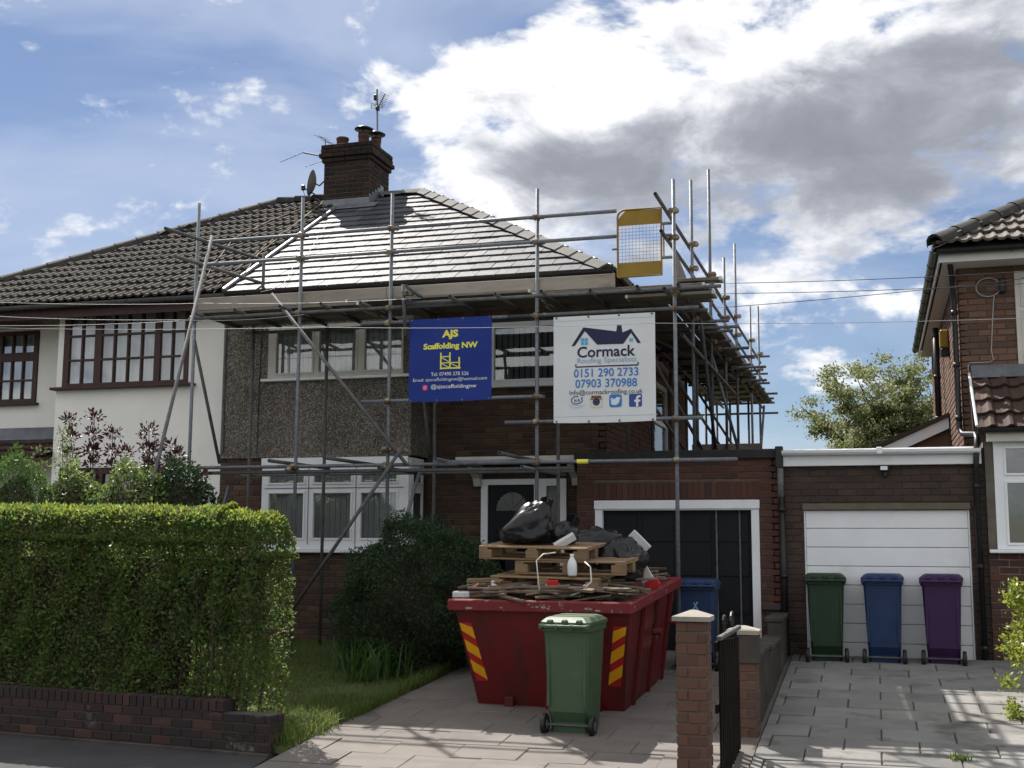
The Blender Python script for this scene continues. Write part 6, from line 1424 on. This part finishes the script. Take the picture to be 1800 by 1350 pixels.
# ------------------------------------------------------------------ aerials, dish, cables
A = thing('tv_aerial', 'tall television aerial on a mast at the back of the chimney', 'aerial', (-8.50, 20.35, 8.4))
zb = 20.36
def ap(px, py): p = PY(px, py, zb); return Vector((p.x, zb, p.z))
MB().tube([ap(664, 300), ap(663, 157)], .017, 7).obj('mast', 'aerial', A)
MB().tube([ap(663, 192), ap(677, 165)], .011, 6).obj('boom', 'aerial', A)
for i in range(8):
    c = ap(663, 192).lerp(ap(677, 165), .2+i*.11); MB().tube([c-Vector((.06-.003*i, .1, -.01)), c+Vector((.06-.003*i, .1, -.01))], .0045, 5).obj('element', 'aerial', A)
for s in (-1, 1):
    c = ap(664, 187)
    for k in range(4): z = c.z-.045+.03*k; MB().tube([(c.x, zb, z), (c.x+s*.115, zb-.05, z+.004*s*-1)], .005, 5).obj('reflector_bar', 'aerial', A)
    MB().tube([(c.x+s*.113, zb-.05, c.z-.06), (c.x+s*.113, zb-.05, c.z+.06)], .006, 5).obj('reflector_bar', 'aerial', A)
MB().bbox(ap(664, 190).x-.03, ap(664, 190).x+.03, zb-.04, zb+.03, ap(664, 190).z-.05, ap(664, 190).z+.03, b=.008).obj('balun', 'black_plastic', A)
MB().bbox(ap(660, 172).x-.03, ap(660, 172).x+.02, zb-.03, zb+.03, ap(660, 172).z-.05, ap(660, 172).z+.06, b=.01).obj('mast_clamp', 'black_plastic', A)
A2 = thing('radio_aerial', 'bent rod aerial sticking out left of the chimney', 'aerial', (-9.38, 19.4, 8.3))
m = MB(); m.tube([PY(574, 276, 19.4), PY(533, 268, 19.4)], .016, 6); m.obj('arm', 'aerial', A2); MB().tube([PY(533, 268, 19.4), PY(492, 285, 19.4)], .007, 5).obj('rod', 'aerial', A2); MB().tube([PY(572, 281, 19.4), PY(537, 293, 19.4)], .006, 5).obj('rod', 'aerial', A2)
A3 = thing('small_aerial', 'small forked aerial on the left corner of the chimney top', 'aerial', (-9.33, 19.9, 8.5))
m = MB(); m.tube([PY(572, 275, 19.9), PY(572, 246, 19.9)], .010, 5); m.obj('mast', 'aerial', A3); m = MB(); m.tube([PY(561, 239, 19.9), PY(582, 253, 19.9)], .008, 5); m.obj('boom', 'aerial', A3)
for f in (.1, .35, .7, .95): c = PY(561, 239, 19.9).lerp(PY(582, 253, 19.9), f); MB().tube([c-Vector((.09, .1, -.01)), c+Vector((.09, .1, -.01))], .0045, 4).obj('element', 'aerial', A3)
D = thing('satellite_dish', 'grey satellite dish on the left side of the chimney', 'satellite dish', (-9.40, 19.7, 7.9))
dc = PY(554, 323, 19.6); ax = Vector((-.93, -.25, .22)).normalized(); u_ = ax.orthogonal().normalized(); w_ = ax.cross(u_); m = MB(); rings = []
for k in range(6):
    rr_ = .235*k/5 if k else .004; rings.append([dc+ax*(.35*rr_*rr_/.235)+u_*(rr_*math.cos(t))+w_*(rr_*1.05*math.sin(t)) for t in [i*2*math.pi/20 for i in range(20)]])
m.loft(rings, False); rings2 = [[p-ax*.008 for p in rg] for rg in rings]; m.loft(rings2[::-1], False); m.obj('reflector', 'dish', D, True)
hd = PY(533, 330, 19.55); MB().tube([dc-Vector((0, 0, .2)), hd], .012, 6).obj('feed_arm', 'black_plastic', D); MB().bbox(hd.x-.035, hd.x+.035, hd.y-.03, hd.y+.03, hd.z-.05, hd.z+.05, b=.012).obj('receiver', 'black_plastic', D)
MB().tube([dc-ax*.01, dc-ax*.08+Vector((.0, 0, -.02)), Vector((-9.45, 19.7, dc.z+.10)), Vector((-9.36, 19.7, dc.z+.13))], .016, 7).obj('bracket', 'galv_old_shaded', D)
MB().tube([hd-Vector((0, 0, .05)), hd+Vector((.04, 0, -.16)), dc+Vector((-.02, 0, -.26)), Vector((-9.4, 19.4, 7.55))], .006, 5).obj('lead', 'black_plastic', D)
# loose aerial leads over the old roof slope
def onroof(px, py):
    d = ray(px, py); k = (RZ-EZ)/(RY-EY); t = (EZ+.09-k*EY-CAM.z)/(d.z-k*d.y); return CAM+d*t
for lab, ps in (('yellowish aerial lead trailing down the old roof beside the join', [(572, 352), (520, 392), (470, 428), (420, 470), (375, 505)]), ('pale aerial lead looping down the old tiles left of the join', [(566, 356), (500, 410), (455, 445), (430, 480), (395, 500)]), ('long thin lead crossing the old roof from the chimney', [(568, 354), (480, 385), (410, 420), (372, 470), (350, 510)])):
    o = MB().tube([onroof(*q) for q in ps], .008, 5).obj('aerial_lead', 'wood_tan', None, True); tag(o, lab, 'cable')
o = MB().tube([onroof(575, 395)+Vector((0, 0, .02)), onroof(545, 440), onroof(515, 470), onroof(500, 497), Vector((-8.15, 15.3, 5.02)), Vector((-8.1, 14.9, 4.9))], .005, 5).obj('aerial_lead', 'cable_grey', None, True); tag(o, 'thin grey lead running down the new roof to the toe board', 'cable')
def cable(label, pts, mat, rad=.0045, n=18):
    P = []
    for (x0, y0, Y0), (x1, y1, Y1) in zip(pts, pts[1:]):
        a, b = PY(x0, y0, Y0), PY(x1, y1, Y1)
        for i in range(n): t = i/n; P.append(a.lerp(b, t)-Vector((0, 0, .03*4*t*(1-t))))
    P.append(PY(pts[-1][0], pts[-1][1], pts[-1][2])); o = MB().tube(P, rad, 5).obj('overhead_cable', mat, None, True); tag(o, label, 'cable'); return o
cable('topmost glinting overhead wire crossing left of the scaffold', [(-60, 529, 13.2), (360, 533, 14.3), (740, 524, 14.35)], 'cable_glint', .0034)  # sun glint on the left-hand wires is put into their white colour
cable('glinting overhead wire second from the top at the left', [(-60, 553, 13.4), (334, 562, 14.45)], 'cable_glint', .0034)
cable('glinting overhead wire third from the top at the left', [(-60, 572, 13.4), (334, 563, 14.45)], 'cable_glint', .0034)
cable('lowest overhead wire running right across the street side of the banners', [(-60, 575, 13.0), (560, 575, 13.0), (1150, 568, 13.0), (1880, 556, 13.0)], 'cable_grey', .003)
cable('upper dark overhead wire between the scaffold and the right house', [(1275, 498, 15.2), (1880, 472, 15.6)], 'cable_dark')
cable('second dark overhead wire between the scaffold and the right house', [(1268, 516, 15.4), (1880, 494, 15.6)], 'cable_dark')
cable('third dark overhead wire, steepest beside the right house', [(1262, 541, 15.4), (1880, 480, 15.8)], 'cable_dark')
cable('pale wire stretched along the edge of the scaffold boards', [(334, 563, 14.45), (535, 553, 14.4)], 'cable_glint', .0034)
